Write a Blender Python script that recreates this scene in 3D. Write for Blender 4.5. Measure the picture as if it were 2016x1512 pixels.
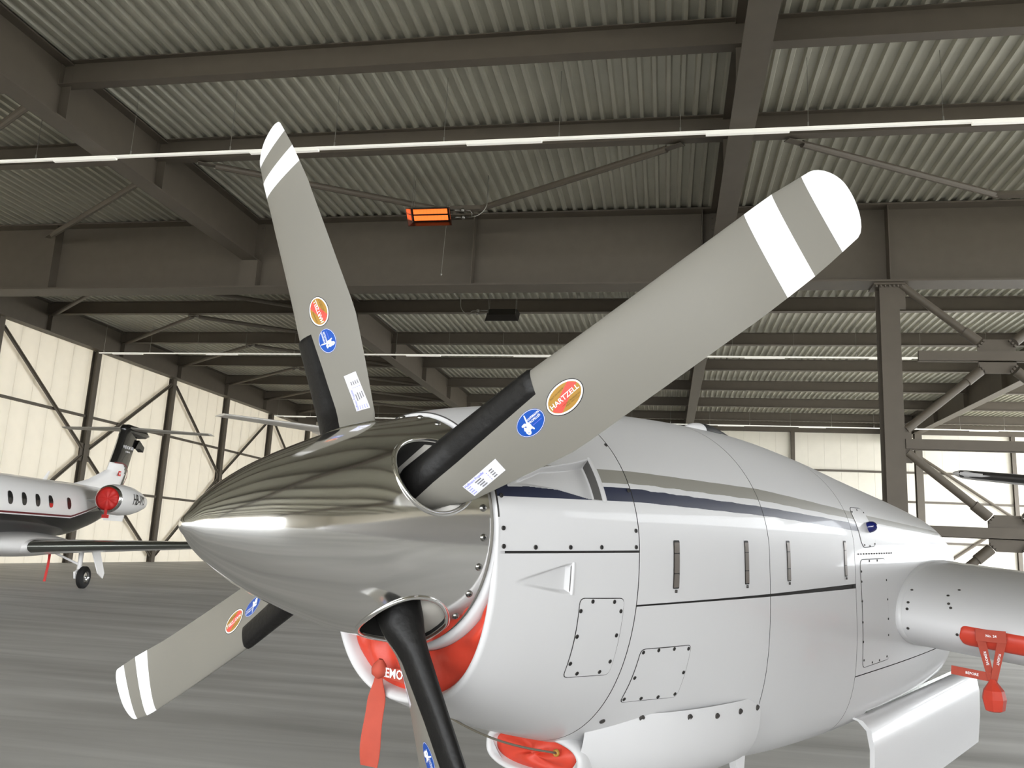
import bpy, math, random
import numpy as np
from mathutils import Matrix, Vector
random.seed(7)
for o in list(bpy.data.objects): bpy.data.objects.remove(o)
scn = bpy.context.scene
COL = scn.collection
PI = math.pi

# ------------------------------------------------------------------ camera
CAMZ = 1.62
_f, _cx, _cy = 1655.0, 1008.0, 756.0
def _vp(x, y):
    v = np.array([x - _cx, -(y - _cy), -_f]); return v / np.linalg.norm(v)
_Y = _vp(1311, 1096); _X = -_vp(-8000, 640); _X = _X - _Y * (_X @ _Y); _X /= np.linalg.norm(_X)
_Z = np.cross(_X, _Y)
cam = bpy.data.cameras.new('camera'); cam_o = bpy.data.objects.new('camera', cam); COL.objects.link(cam_o)
cam.sensor_width = 36.0; cam.lens = _f / 2016 * 36; cam.clip_start = 0.05; cam.clip_end = 500
M4 = Matrix.Identity(4)
for i, r in enumerate((_X, _Y, _Z)):
    for j in range(3): M4[i][j] = float(r[j])
M4[2][3] = CAMZ
cam_o.matrix_world = M4
scn.camera = cam_o

# ------------------------------------------------------------------ world, daylight, exposure
world = bpy.data.worlds.new('overcast'); scn.world = world; world.use_nodes = True
bg = world.node_tree.nodes['Background']
bg.inputs[0].default_value = (0.94, 0.97, 1.0, 1); bg.inputs[1].default_value = 8.0
vs = scn.view_settings
vs.view_transform = 'Standard'; vs.look = 'None'; vs.gamma = 1.0; vs.use_curve_mapping = False
vs.exposure = 0.72
def portal(name, loc, rot, sx, sy):
    l = bpy.data.lights.new(name, 'AREA'); l.shape = 'RECTANGLE'; l.size = sx; l.size_y = sy
    l.cycles.is_portal = True
    o = bpy.data.objects.new(name, l); COL.objects.link(o); o.location = loc; o.rotation_euler = rot
XL, XR, YF, YB = -27.6, 29.0, -24.0, 62.0
FDX0, FDX1, FDZ = -27.4, 17.0, 8.4          # open front door
RDY0, RDY1, RDZ = 4.0, 61.8, 11.2           # open side door
portal('front_door_daylight', ((FDX0 + FDX1) / 2, YF, FDZ / 2), (PI / 2, 0, 0), FDX1 - FDX0, FDZ)
portal('side_door_daylight', (XR, (RDY0 + RDY1) / 2, RDZ / 2), (PI / 2, 0, PI / 2), RDY1 - RDY0, RDZ)

# ------------------------------------------------------------------ materials
def lin(c):
    return tuple(((x / 255) / 12.92 if x / 255 <= .04045 else ((x / 255 + .055) / 1.055) ** 2.4) for x in c)
def mat(name, srgb, rough=.5, metal=0., coat=0., emit=None, estr=0., noise=None, bump=0., bscale=40., spec=.5):
    m = bpy.data.materials.new(name); m.use_nodes = True
    nt = m.node_tree; b = nt.nodes['Principled BSDF']
    b.inputs['Base Color'].default_value = (*lin(srgb), 1); b.inputs['Roughness'].default_value = rough
    b.inputs['Metallic'].default_value = metal; b.inputs['Coat Weight'].default_value = coat
    b.inputs['Coat Roughness'].default_value = .04; b.inputs['Specular IOR Level'].default_value = spec
    if emit: b.inputs['Emission Color'].default_value = (*lin(emit), 1); b.inputs['Emission Strength'].default_value = estr
    if noise or bump:
        tc = nt.nodes.new('ShaderNodeTexCoord'); n = nt.nodes.new('ShaderNodeTexNoise')
        n.inputs['Scale'].default_value = bscale; n.inputs['Detail'].default_value = 5
        nt.links.new(tc.outputs['Object'], n.inputs['Vector'])
        if noise:
            r = nt.nodes.new('ShaderNodeValToRGB'); r.color_ramp.elements[0].position = .3; r.color_ramp.elements[1].position = .7
            r.color_ramp.elements[0].color = (*[x * (1 - noise) for x in lin(srgb)], 1)
            r.color_ramp.elements[1].color = (*[min(1, x * (1 + noise)) for x in lin(srgb)], 1)
            nt.links.new(n.outputs['Fac'], r.inputs['Fac']); nt.links.new(r.outputs['Color'], b.inputs['Base Color'])
        if bump:
            bn = nt.nodes.new('ShaderNodeBump'); bn.inputs['Strength'].default_value = bump; bn.inputs['Distance'].default_value = .01
            nt.links.new(n.outputs['Fac'], bn.inputs['Height']); nt.links.new(bn.outputs['Normal'], b.inputs['Normal'])
    return m

MT = dict(
    steel=mat('taupe_steel_paint', (90, 82, 71), .55, noise=.05, bscale=3),
    dark=mat('black_void', (14, 13, 12), .8),
    wallp=mat('cream_wall_panel', (232, 226, 212), .6, noise=.02, bscale=2),
    wallq=mat('cream_end_wall_panel', (232, 226, 212), .6, noise=.02, bscale=2),
    wallin=mat('cream_wall_sheet', (232, 226, 212), .6),
    white=mat('white_gloss_paint', (206, 205, 205), .42, coat=.16, spec=.35),
    jetwhite=mat('jet_white_paint', (252, 250, 248), .3, coat=.5),
    jetblack=mat('jet_black_paint', (20, 19, 18), .2, coat=.5),
    maroon=mat('maroon_paint', (110, 22, 30), .3, coat=.4),
    blade=mat('blade_grey_paint', (126, 123, 115), .42),
    bladewhite=mat('blade_white_paint', (252, 252, 252), .45),
    rubber=mat('black_rubber', (20, 19, 18), .5, bump=.15, bscale=60, spec=.3),
    tyre=mat('tyre_rubber', (24, 23, 22), .75),
    chrome=mat('polished_metal', (205, 205, 203), .12, metal=1),
    screw=mat('screw_steel', (150, 148, 143), .28, metal=1),
    fast=mat('dark_fastener', (74, 71, 68), .45, metal=.5),
    fastd=mat('fastener_recess', (30, 29, 28), .6),
    red=mat('red_vinyl_cover', (198, 62, 42), .48, noise=.07, bscale=14, bump=.25),
    redc=mat('red_cloth', (172, 70, 52), .75, noise=.06, bscale=30),
    redj=mat('bright_red_cover', (214, 40, 34), .5, noise=.05, bscale=6, bump=.4),
    glass=mat('dark_window_glass', (26, 27, 28), .3, coat=.5),
    gold=mat('sticker_gold', (170, 128, 52), .45), ored=mat('sticker_red', (236, 82, 72), .45),
    swhite=mat('sticker_white', (246, 246, 246), .45), sblack=mat('sticker_black', (38, 36, 36), .5),
    sblue=mat('sticker_blue', (16, 76, 168), .4), lblue=mat('label_blue', (110, 116, 226), .5),
    label=mat('label_white', (228, 228, 236), .45), olive=mat('sticker_print', (98, 76, 34), .6),
    latch=mat('latch_steel', (126, 119, 112), .38, metal=.55), seam=mat('seam_shade_grime', (52, 50, 48), .8),
    lampw=mat('lamp_white', (236, 236, 228), .5, emit=(255, 250, 238), estr=.22),
    wire=mat('steel_wire', (160, 158, 150), .4, metal=.8),
    heat=mat('glowing_ceramic', (200, 70, 30), .6, emit=(255, 110, 42), estr=1.0),
    heatglow=mat('heater_glow_metal', (200, 190, 178), .22, metal=.9), heatbody=mat('heater_housing', (40, 36, 32), .4, metal=.6),
    navyball=mat('navy_lens', (10, 22, 96), .06, coat=1), greym=mat('grey_metal_edge', (128, 130, 124), .22, metal=.85),
    cord=mat('grey_cord', (120, 114, 100), .8), boot=mat('tail_boot', (44, 42, 40), .5),
    tailw=mat('far_white_paint', (226, 222, 216), .4), greyp=mat('grey_paint', (168, 164, 156), .45),
    greyd=mat('duct_shade_grey', (92, 90, 88), .6),
    duct=mat('duct_white', (225, 224, 222), .4),
)
# deck: galvanised coated steel
MT['deck'] = mat('roof_deck_steel', (178, 175, 160), .38, metal=.15, noise=.06, bscale=1.5)
# opal cladding lets some daylight through
def opal(m, w):
    nt = m.node_tree; b = nt.nodes['Principled BSDF']; out = nt.nodes['Material Output']; t = nt.nodes.new('ShaderNodeBsdfTranslucent'); t.inputs['Color'].default_value = (*lin((255, 249, 238)), 1)
    mx = nt.nodes.new('ShaderNodeMixShader'); mx.inputs[0].default_value = w
    nt.links.new(b.outputs[0], mx.inputs[1]); nt.links.new(t.outputs[0], mx.inputs[2]); nt.links.new(mx.outputs[0], out.inputs['Surface'])
opal(MT['wallp'], .155); opal(MT['wallq'], .02)
# floor: poured grey floor with trowel streaks
def floor_mat():
    m = bpy.data.materials.new('grey_resin_floor'); m.use_nodes = True; nt = m.node_tree; b = nt.nodes['Principled BSDF']; b.inputs['Specular IOR Level'].default_value = .3
    tc = nt.nodes.new('ShaderNodeTexCoord'); mp = nt.nodes.new('ShaderNodeMapping')
    mp.inputs['Rotation'].default_value = (0, 0, math.radians(-14)); mp.inputs['Scale'].default_value = (.16, 1.5, 1)
    n1 = nt.nodes.new('ShaderNodeTexNoise'); n1.inputs['Scale'].default_value = 1.0; n1.inputs['Detail'].default_value = 7; n1.inputs['Roughness'].default_value = .6; n1.inputs['Distortion'].default_value = .5
    n2 = nt.nodes.new('ShaderNodeTexNoise'); n2.inputs['Scale'].default_value = .25; n2.inputs['Detail'].default_value = 4
    nt.links.new(tc.outputs['Object'], mp.inputs['Vector']); nt.links.new(mp.outputs['Vector'], n1.inputs['Vector']); nt.links.new(tc.outputs['Object'], n2.inputs['Vector'])
    mx = nt.nodes.new('ShaderNodeMath'); mx.operation = 'MULTIPLY_ADD'; mx.inputs[1].default_value = .7
    m2 = nt.nodes.new('ShaderNodeMath'); m2.operation = 'MULTIPLY'; m2.inputs[1].default_value = .3
    nt.links.new(n2.outputs['Fac'], m2.inputs[0]); nt.links.new(n1.outputs['Fac'], mx.inputs[0]); nt.links.new(m2.outputs[0], mx.inputs[2])
    r = nt.nodes.new('ShaderNodeValToRGB'); r.color_ramp.elements[0].position = .34; r.color_ramp.elements[1].position = .68
    r.color_ramp.elements[0].color = (*lin((160, 159, 156)), 1); r.color_ramp.elements[1].color = (*lin((212, 211, 208)), 1)
    nt.links.new(mx.outputs[0], r.inputs['Fac']); nt.links.new(r.outputs['Color'], b.inputs['Base Color'])
    r2 = nt.nodes.new('ShaderNodeMapRange'); r2.inputs['From Min'].default_value = .3; r2.inputs['From Max'].default_value = .7
    r2.inputs['To Min'].default_value = .48; r2.inputs['To Max'].default_value = .7
    nt.links.new(mx.outputs[0], r2.inputs['Value']); nt.links.new(r2.outputs['Result'], b.inputs['Roughness'])
    return m
MT['floor'] = floor_mat()
MT['apron'] = mat('concrete_apron', (176, 174, 168), .8, noise=.06, bscale=.5)
# polished spinner
def spinner_mat():
    m = mat('polished_aluminium', (236, 235, 233), .09, metal=1); nt = m.node_tree; b = nt.nodes['Principled BSDF']
    tc = nt.nodes.new('ShaderNodeTexCoord'); n = nt.nodes.new('ShaderNodeTexNoise'); n.inputs['Scale'].default_value = 30; n.inputs['Detail'].default_value = 8
    r = nt.nodes.new('ShaderNodeMapRange'); r.inputs['To Min'].default_value = .06; r.inputs['To Max'].default_value = .15
    nt.links.new(tc.outputs['Object'], n.inputs['Vector']); nt.links.new(n.outputs['Fac'], r.inputs['Value']); nt.links.new(r.outputs['Result'], b.inputs['Roughness'])
    return m
MT['spinner'] = spinner_mat()
# cowling paint: white with navy and grey bands, read from the UV map (band coordinate)
def cowl_mat():
    m = mat('cowl_paint_bands', (206, 205, 205), .42, coat=.16, spec=.35); nt = m.node_tree; b = nt.nodes['Principled BSDF']
    uv = nt.nodes.new('ShaderNodeUVMap'); uv.uv_map = 'bands'; sp = nt.nodes.new('ShaderNodeSeparateXYZ')
    nt.links.new(uv.outputs['UV'], sp.inputs[0])
    mr = nt.nodes.new('ShaderNodeMapRange'); mr.inputs['From Min'].default_value = -1; mr.inputs['From Max'].default_value = 4
    nt.links.new(sp.outputs['Y'], mr.inputs['Value'])
    r = nt.nodes.new('ShaderNodeValToRGB'); cr = r.color_ramp; cr.interpolation = 'CONSTANT'
    W = (*lin((206, 205, 205)), 1)
    cr.elements[0].position = 0; cr.elements[0].color = W
    cr.elements[1].position = .2; cr.elements[1].color = (*lin((11, 21, 52)), 1)
    for p_, c_ in ((.4, W), (.6, (*lin((138, 135, 126)), 1)), (.8, W)):
        e = cr.elements.new(p_); e.color = c_
    nt.links.new(mr.outputs['Result'], r.inputs['Fac']); nt.links.new(r.outputs['Color'], b.inputs['Base Color'])
    return m
MT['cowl'] = cowl_mat()

# ------------------------------------------------------------------ mesh helpers
def unit(v):
    v = np.asarray(v, float); return v / (np.linalg.norm(v) + 1e-12)
class MB:
    def __init__(s): s.v = []; s.f = []; s.m = []
    def add(s, verts, faces, mi=0):
        o = len(s.v); s.v += [tuple(map(float, p)) for p in verts]
        for f in faces: s.f.append(tuple(i + o for i in f)); s.m.append(mi)
    def box(s, lo, hi, mi=0):
        x0, y0, z0 = lo; x1, y1, z1 = hi
        s.add([(x0, y0, z0), (x1, y0, z0), (x1, y1, z0), (x0, y1, z0), (x0, y0, z1), (x1, y0, z1), (x1, y1, z1), (x0, y1, z1)],
              [(0, 3, 2, 1), (4, 5, 6, 7), (0, 1, 5, 4), (1, 2, 6, 5), (2, 3, 7, 6), (3, 0, 4, 7)], mi)
    def obox(s, c, ax, ay, az, hx, hy, hz, mi=0):
        c = np.array(c, float); ax, ay, az = map(np.asarray, (ax, ay, az))
        vs_ = [c + ax * sx * hx + ay * sy * hy + az * sz * hz for sz in (-1, 1) for sx, sy in ((-1, -1), (1, -1), (1, 1), (-1, 1))]
        s.add(vs_, [(0, 3, 2, 1), (4, 5, 6, 7), (0, 1, 5, 4), (1, 2, 6, 5), (2, 3, 7, 6), (3, 0, 4, 7)], mi)
    def loft(s, rings, closed=True, cap0=False, cap1=False, mi=0):
        n = len(rings[0]); vs_ = [p for r in rings for p in r]; fs = []
        for i in range(len(rings) - 1):
            for j in range(n if closed else n - 1):
                k = (j + 1) % n; fs.append((i * n + j, i * n + k, (i + 1) * n + k, (i + 1) * n + j))
        if cap0: fs.append(tuple(range(n - 1, -1, -1)))
        if cap1: fs.append(tuple((len(rings) - 1) * n + j for j in range(n)))
        s.add(vs_, fs, mi)
    def tube(s, pts, r, n=8, caps=True, mi=0):
        pts = [np.array(p, float) for p in pts]; rings = []; ref = None
        rr = r if hasattr(r, '__len__') else [r] * len(pts)
        for i, p in enumerate(pts):
            t = unit(pts[min(i + 1, len(pts) - 1)] - pts[max(i - 1, 0)])
            if ref is None: ref = np.array([0, 0, 1.]) if abs(t[2]) < .9 else np.array([1., 0, 0])
            b = unit(np.cross(t, ref)); c = np.cross(b, t); ref = c
            rings.append([p + rr[i] * (math.cos(2 * PI * k / n) * b + math.sin(2 * PI * k / n) * c) for k in range(n)])
        s.loft(rings, True, caps, caps, mi)
    def lathe(s, prof, o, ax, n=32, mi=0, caps=False):
        ax = unit(ax); ref = np.array([0, 0, 1.]) if abs(ax[2]) < .9 else np.array([1., 0, 0]); b = unit(np.cross(ax, ref)); c = np.cross(b, ax)
        o = np.array(o, float)
        s.loft([[o + ax * x + r * (math.cos(2 * PI * k / n) * b + math.sin(2 * PI * k / n) * c) for k in range(n)] for x, r in prof], True, caps, caps, mi)
    def ibeam(s, p0, p1, depth, width, tf=.02, tw=.012, up=(0, 0, 1), mi=0):
        # section hangs from the line p0-p1 (top edge) downwards
        p0 = np.array(p0, float); p1 = np.array(p1, float); L_ = p1 - p0; t = unit(L_); u_ = np.array(up, float); sd = unit(np.cross(t, u_)); c = (p0 + p1) / 2; h = np.linalg.norm(L_) / 2
        s.obox(c - u_ * tf / 2, t, sd, u_, h, width / 2, tf / 2, mi)
        s.obox(c - u_ * (depth - tf / 2), t, sd, u_, h, width / 2, tf / 2, mi)
        s.obox(c - u_ * depth / 2, t, sd, u_, h, tw / 2, depth / 2 - tf, mi)
def build(mb, name, mats, parent=None, smooth=False, loc=None, rot=None, auto=None):
    """link MB as one mesh object; vertices are in the parent's frame"""
    V = np.array(mb.v, float)
    c = (V.min(0) + V.max(0)) / 2
    me = bpy.data.meshes.new(name)
    me.from_pydata((V - c).tolist(), [], mb.f); 
    if not isinstance(mats, (list, tuple)): mats = [mats]
    for m in mats: me.materials.append(m)
    if len(mats) > 1: me.polygons.foreach_set('material_index', mb.m)
    if smooth: me.polygons.foreach_set('use_smooth', [True] * len(me.polygons))
    me.update()
    if auto is not None and smooth: me.set_sharp_from_angle(angle=math.radians(auto))
    o = bpy.data.objects.new(name, me); COL.objects.link(o)
    o.location = c.tolist()
    if parent is not None: o.parent = parent
    return o
def copy_of(o, parent, loc):
    c = o.copy(); COL.objects.link(c); c.parent = parent; c.location = loc; return c
def tag(o, label, cat, group=None):
    o['label'] = label; o['category'] = cat
    if group: o['group'] = group
    return o
def struct(o): o['kind'] = 'structure'; return o
def empty(name, loc=(0, 0, 0), rz=0.):
    o = bpy.data.objects.new(name, None); COL.objects.link(o); o.location = loc; o.rotation_euler = (0, 0, rz); o.empty_display_size = .3; return o
def text_tris(s, size=1., bold=0., fine=0):
    cu = bpy.data.curves.new('t', 'FONT'); cu.body = s; cu.size = 1; cu.align_x = 'CENTER'; cu.align_y = 'CENTER'; cu.resolution_u = 2; cu.offset = bold
    o = bpy.data.objects.new('t', cu); COL.objects.link(o); bpy.context.view_layer.update()
    dg = bpy.context.evaluated_depsgraph_get(); me = o.evaluated_get(dg).to_mesh()
    v = np.array([p.co[:2] for p in me.vertices]) * size; f = [tuple(p.vertices) for p in me.polygons]
    o.evaluated_get(dg).to_mesh_clear(); bpy.data.objects.remove(o); bpy.data.curves.remove(cu)
    for _ in range(fine):                              # split triangles so lettering bends with the skin
        v = v.tolist(); g = []; mid = {}
        def m_(a_, b_):
            k = (min(a_, b_), max(a_, b_))
            if k not in mid: mid[k] = len(v); v.append([(v[a_][0] + v[b_][0]) / 2, (v[a_][1] + v[b_][1]) / 2])
            return mid[k]
        tr = [(p[0], p[i], p[i + 1]) for p in f for i in range(1, len(p) - 1)]
        for a_, b_, c_ in tr:
            x_, y_, z_ = m_(a_, b_), m_(b_, c_), m_(c_, a_); g += [(a_, x_, z_), (x_, b_, y_), (z_, y_, c_), (x_, y_, z_)]
        v = np.array(v); f = g
    return v, f
def interp(x, xs, ys): return float(np.interp(x, xs, ys))
def herm(x, xs, ys):
    xs = np.asarray(xs, float); ys = np.asarray(ys, float); n = len(xs); m = np.zeros(n); d = np.diff(ys) / np.diff(xs)
    for i in range(1, n - 1):
        if d[i - 1] * d[i] > 0: m[i] = 2 * d[i - 1] * d[i] / (d[i - 1] + d[i])
    m[0] = d[0]; m[-1] = d[-1]
    i = int(min(max(np.searchsorted(xs, x) - 1, 0), n - 2)); h = xs[i + 1] - xs[i]; t = (x - xs[i]) / h
    return float(ys[i] * (2 * t ** 3 - 3 * t * t + 1) + m[i] * h * (t ** 3 - 2 * t * t + t) + ys[i + 1] * (3 * t * t - 2 * t ** 3) + m[i + 1] * h * (t ** 3 - t * t))

# ================================================================== HANGAR
def box_struct(name, lo, hi, m):
    b = MB(); b.box(lo, hi); return struct(build(b, name, m))
box_struct('floor', (XL, YF, -.2), (XR, YB, 0), MT['floor'])
box_struct('apron', (-160, -160, -.36), (160, 160, -.205), MT['apron'])
ZD = 11.47        # underside of the roof deck
b = MB(); xs = []; x = XL - .4
while x < XR:
    for dx, dz in ((0, 0), (.075, 0), (.11, .09), (.265, .09), (.30, 0)): xs.append((x + dx, dz))
    x += .30
va = [(px, YF, ZD + dz) for px, dz in xs]; vb = [(px, YB, ZD + dz) for px, dz in xs]
b.loft([va, vb], closed=False)
ceiling = struct(build(b, 'ceiling', MT['deck']))
CP = np.array(ceiling.location)
b = MB(); b.box((XL - .4, YF, ZD + .2), (XR + .4, YB + .4, ZD + .4)); struct(build(b, 'roof_top', MT['dark']))
def on_ceiling(mb, name, m=MT['steel'], smooth=False):
    mb.v = [tuple(np.array(p) - CP) for p in mb.v]; return build(mb, name, m, ceiling, smooth)
GX = [-27.3, -12.95, 1.40, 15.75]; GZ = 10.12
PY_front = [18.05, 14.5, 10.95, 7.4, 3.85, .3, -3.25, -6.8, -10.35, -13.9, -17.45, -21]
PY_back = [26.8, 32.0, 37.2, 42.4, 47.65, 52.9, 58.1]
YBEAM = 23.5
for gx in GX:
    for y0, y1 in ((YF, YBEAM - .02), (YBEAM + .02, YB - .1)):
        mb = MB(); mb.ibeam((gx, y0, ZD - .03), (gx, y1, ZD - .03), ZD - .03 - GZ, .5, .035, .02)
        for yy in [y for y in PY_front + PY_back if y0 < y < y1]:
            for sx in (-1, 1): mb.box((gx + sx * .13 - .115, yy - .008, GZ + .035), (gx + sx * .13 + .115, yy + .008, ZD - .07))
        if y1 < 24:                                      # bolted end plate at the cross beam
            mb.box((gx - .27, y1 - .03, GZ - .05), (gx + .27, y1, ZD - .06))
            for k in range(7):
                for sx in (-1, 1): mb.box((gx + sx * .2 - .02, y1 - .06, GZ + .1 + k * .17), (gx + sx * .2 + .02, y1 - .03, GZ + .14 + k * .17))
            mb.box((gx - .28, y1 - .3, 9.24), (gx + .28, y1 + .05, GZ - .01))
        on_ceiling(mb, 'roof_girder')
mb = MB(); mb.ibeam((XL, YBEAM, ZD - .02), (XR, YBEAM, ZD - .02), ZD - .02 - 9.2, .8, .045, .025)
for sx in (-24.5, -19.95, -5.78, .9, 5.88, 11.1, 20.0, 25.0):
    mb.box((sx - .012, YBEAM - .36, 9.245), (sx + .012, YBEAM + .36, ZD - .07))
on_ceiling(mb, 'cross_beam')
ends = GX + [XR]
proto = {}
for i in range(len(ends) - 1):
    x0, x1 = ends[i] + .012, ends[i + 1] - .012
    for yy in PY_front + PY_back:
        key = round(x1 - x0, 3)
        if key not in proto:
            mb = MB(); mb.ibeam((x0, yy, ZD - .002), (x1, yy, ZD - .002), .55, .26, .02, .012)
            for xe in (x0 + .01, x1 - .01): mb.box((xe - .01, yy - .13, ZD - .56), (xe + .01, yy + .13, ZD - .01))
            proto[key] = on_ceiling(mb, 'roof_purlin'); 
        else:
            p0 = proto[key]; copy_of(p0, ceiling, ((x0 + x1) / 2 - CP[0], yy - CP[1], p0.location[2]))
# round roof braces
def tube_brace(p, q, r=.085):
    mb = MB(); p = np.array(p, float); q = np.array(q, float); d = unit(q - p)
    mb.tube([p, q], r, 10)
    for e, s_ in ((p, -1), (q, 1)): mb.obox(e + d * s_ * .18, d, unit(np.cross(d, (0, 0, 1))), np.array([0, 0, 1.]), .25, .09, .01)
    on_ceiling(mb, 'roof_brace', smooth=False)
ZT = 10.86
for gx0, gx1 in list(zip(GX[:-1], GX[1:]))[1:]:
    mid = (gx0 + gx1) / 2
    tube_brace((gx0 + 1.5, 18.3, ZT), (mid - .6, 21.4, ZT)); tube_brace((gx1 - 1.5, 18.3, ZT), (mid + .6, 21.4, ZT))
    mb = MB(); mb.box((mid - .65, 21.3, ZT - .06), (mid + .65, 21.5, ZT + .06)); on_ceiling(mb, 'brace_node')
tube_brace((-13.4, 14.6, ZT), (-19.3, 17.9, ZT)); tube_brace((-13.4, 18.6, ZT), (-19.6, 22.6, ZT))
for i in range(len(PY_back) - 1):                       # edge bracing by the left wall
    ya, yb = PY_back[i], PY_back[i + 1]
    tube_brace((-26.9, yb - .15, ZT), (-20.4, ya + .25, ZT)); tube_brace((-20.1, ya + .25, ZT), (-13.4, yb - .15, ZT))
# --- left wall
wl = struct(empty('wall_left', (XL, 20, 0)))
def child(mb, par, name, m, smooth=False, auto=None):
    L0 = np.array(par.location); mb.v = [tuple(np.array(p) - L0) for p in mb.v]; return build(mb, name, m, par, smooth, auto=auto)
pm = None; yy = YF
while yy < YB - .1:
    if pm is None:
        mb = MB(); mb.box((XL - .12, yy + .004, 0), (XL, yy + 1.096, 11.7)); mb.box((XL - .13, yy + 1.08, 0), (XL - .115, yy + 1.12, 11.7)); pm = child(mb, wl, 'wall_panel', MT['wallp'])
    else: copy_of(pm, wl, (pm.location[0], pm.location[1] + (yy - YF), pm.location[2]))
    yy += 1.1
CY = [4.0, 10.4, 16.75, 23.15, 29.5, 35.75, 42.3, 48.3, 54.5, 60.8]
for cy in CY:
    mb = MB(); mb.ibeam((XL + .32, cy, 0.001), (XL + .32, cy, GZ - .01), .30, .30, .022, .014, up=(1, 0, 0)); child(mb, wl, 'wall_column', MT['steel'])
for gz in (6.9, 3.5):
    for c0, c1 in zip(CY[:-1], CY[1:]):
        mb = MB(); mb.box((XL + .03, c0 + .16, gz - .06), (XL + .15, c1 - .16, gz + .06)); child(mb, wl, 'wall_rail', MT['steel'])
for i in (1, 3, 5, 7, 9):
    for j in (i - 1, i + 1):
        if 0 <= j < len(CY):
            sg = 1 if CY[j] > CY[i] else -1
            for za, zb in ((5.35, 9.75), (5.0, .35)):
                p = np.array([XL + .24, CY[i] + sg * .22, za]); q = np.array([XL + .24, CY[j] - sg * .2, zb]); d = unit(q - p); n_ = np.array([1., 0, 0])
                mb = MB(); mb.obox((p + q) / 2, d, np.cross(n_, d), n_, np.linalg.norm(q - p) / 2, .1, .012); mb.obox((p + q) / 2 + n_ * .05, d, np.cross(n_, d), n_, np.linalg.norm(q - p) / 2, .012, .05)
                child(mb, wl, 'wall_brace', MT['steel'])
    mb = MB(); mb.box((XL + .22, CY[i] - .34, 4.75), (XL + .25, CY[i] + .34, 5.6)); child(mb, wl, 'gusset_plate', MT['steel'])
# --- back wall
wb = struct(empty('wall_back', (7, YB, 0)))
pm = None; xx = XL
while xx < XR - .1:
    if pm is None:
        mb = MB(); mb.box((xx + .004, YB, 0), (xx + 1.096, YB + .12, 10.75)); mb.box((xx + 1.08, YB + .115, 0), (xx + 1.12, YB + .13, 10.75)); pm = child(mb, wb, 'wall_panel', MT['wallq'])
    else: copy_of(pm, wb, (pm.location[0] + (xx - XL), pm.location[1], pm.location[2]))
    xx += 1.1
mb = MB(); mb.box((XL - .2, YB + .0, 10.76), (XR, YB + .2, 12)); child(mb, wb, 'wall_backing', MT['greyp'])
mb = MB(); mb.box((XL, YB - .15, 10.75), (XR, YB + .1, ZD)); child(mb, wb, 'eave_beam', MT['steel'])
for cx_ in (-20.2, -12.95, -5.8, 1.4, 8.75, 23.05, 28.6):
    mb = MB(); mb.ibeam((cx_, YB - .02, .001), (cx_, YB - .02, 10.74), .24, .26, .02, .014, up=(0, 1, 0)); child(mb, wb, 'wall_column', MT['steel'])
for gz in (8.1, 6.1, 3.4):
    mb = MB(); mb.box((XL + .5, YB - .14, gz - .07), (XR, YB - .03, gz + .07)); child(mb, wb, 'wall_rail', MT['steel'])
for p, q in (((16.1, 9.9), (22.9, 5.2)), ((22.9, 5.2), (16.1, .4)), ((28.6, 9.9), (23.2, 5.2)), ((23.2, 5.2), (28.6, .4))):
    mb = MB(); mb.tube([(p[0], YB - .2, p[1]), (q[0], YB - .2, q[1])], .1, 8); child(mb, wb, 'wall_brace', MT['steel'])
# --- front wall with the open door, right wall with the open side door
def wall_pieces(name, loc, boxes):
    w_ = struct(empty(name, loc))
    for lo, hi in boxes:
        mb = MB(); mb.box(lo, hi); child(mb, w_, 'wall_panel', MT['wallin'])
wall_pieces('wall_front', (0, YF, 0), [((XL, YF - .2, FDZ), (FDX1, YF, 12)), ((FDX1, YF - .2, 0), (XR, YF, 12)), ((XL, YF - .2, 0), (FDX0, YF, FDZ))])
wall_pieces('wall_right', (XR, 20, 0), [((XR, YF, 0), (XR + .2, RDY0, 12)), ((XR, RDY0, RDZ), (XR + .2, RDY1, 12)), ((XR, RDY1, 0), (XR + .2, YB + .3, 12))])
# --- free column under the girder at the back
mb = MB(); mb.ibeam((15.75, 57.0, .001), (15.75, 57.0, GZ), .42, .42, .03, .02, up=(0, -1, 0))
tag(build(mb, 'steel_column', MT['steel']), 'distant taupe steel column standing under the far girder at right', 'column')
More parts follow.
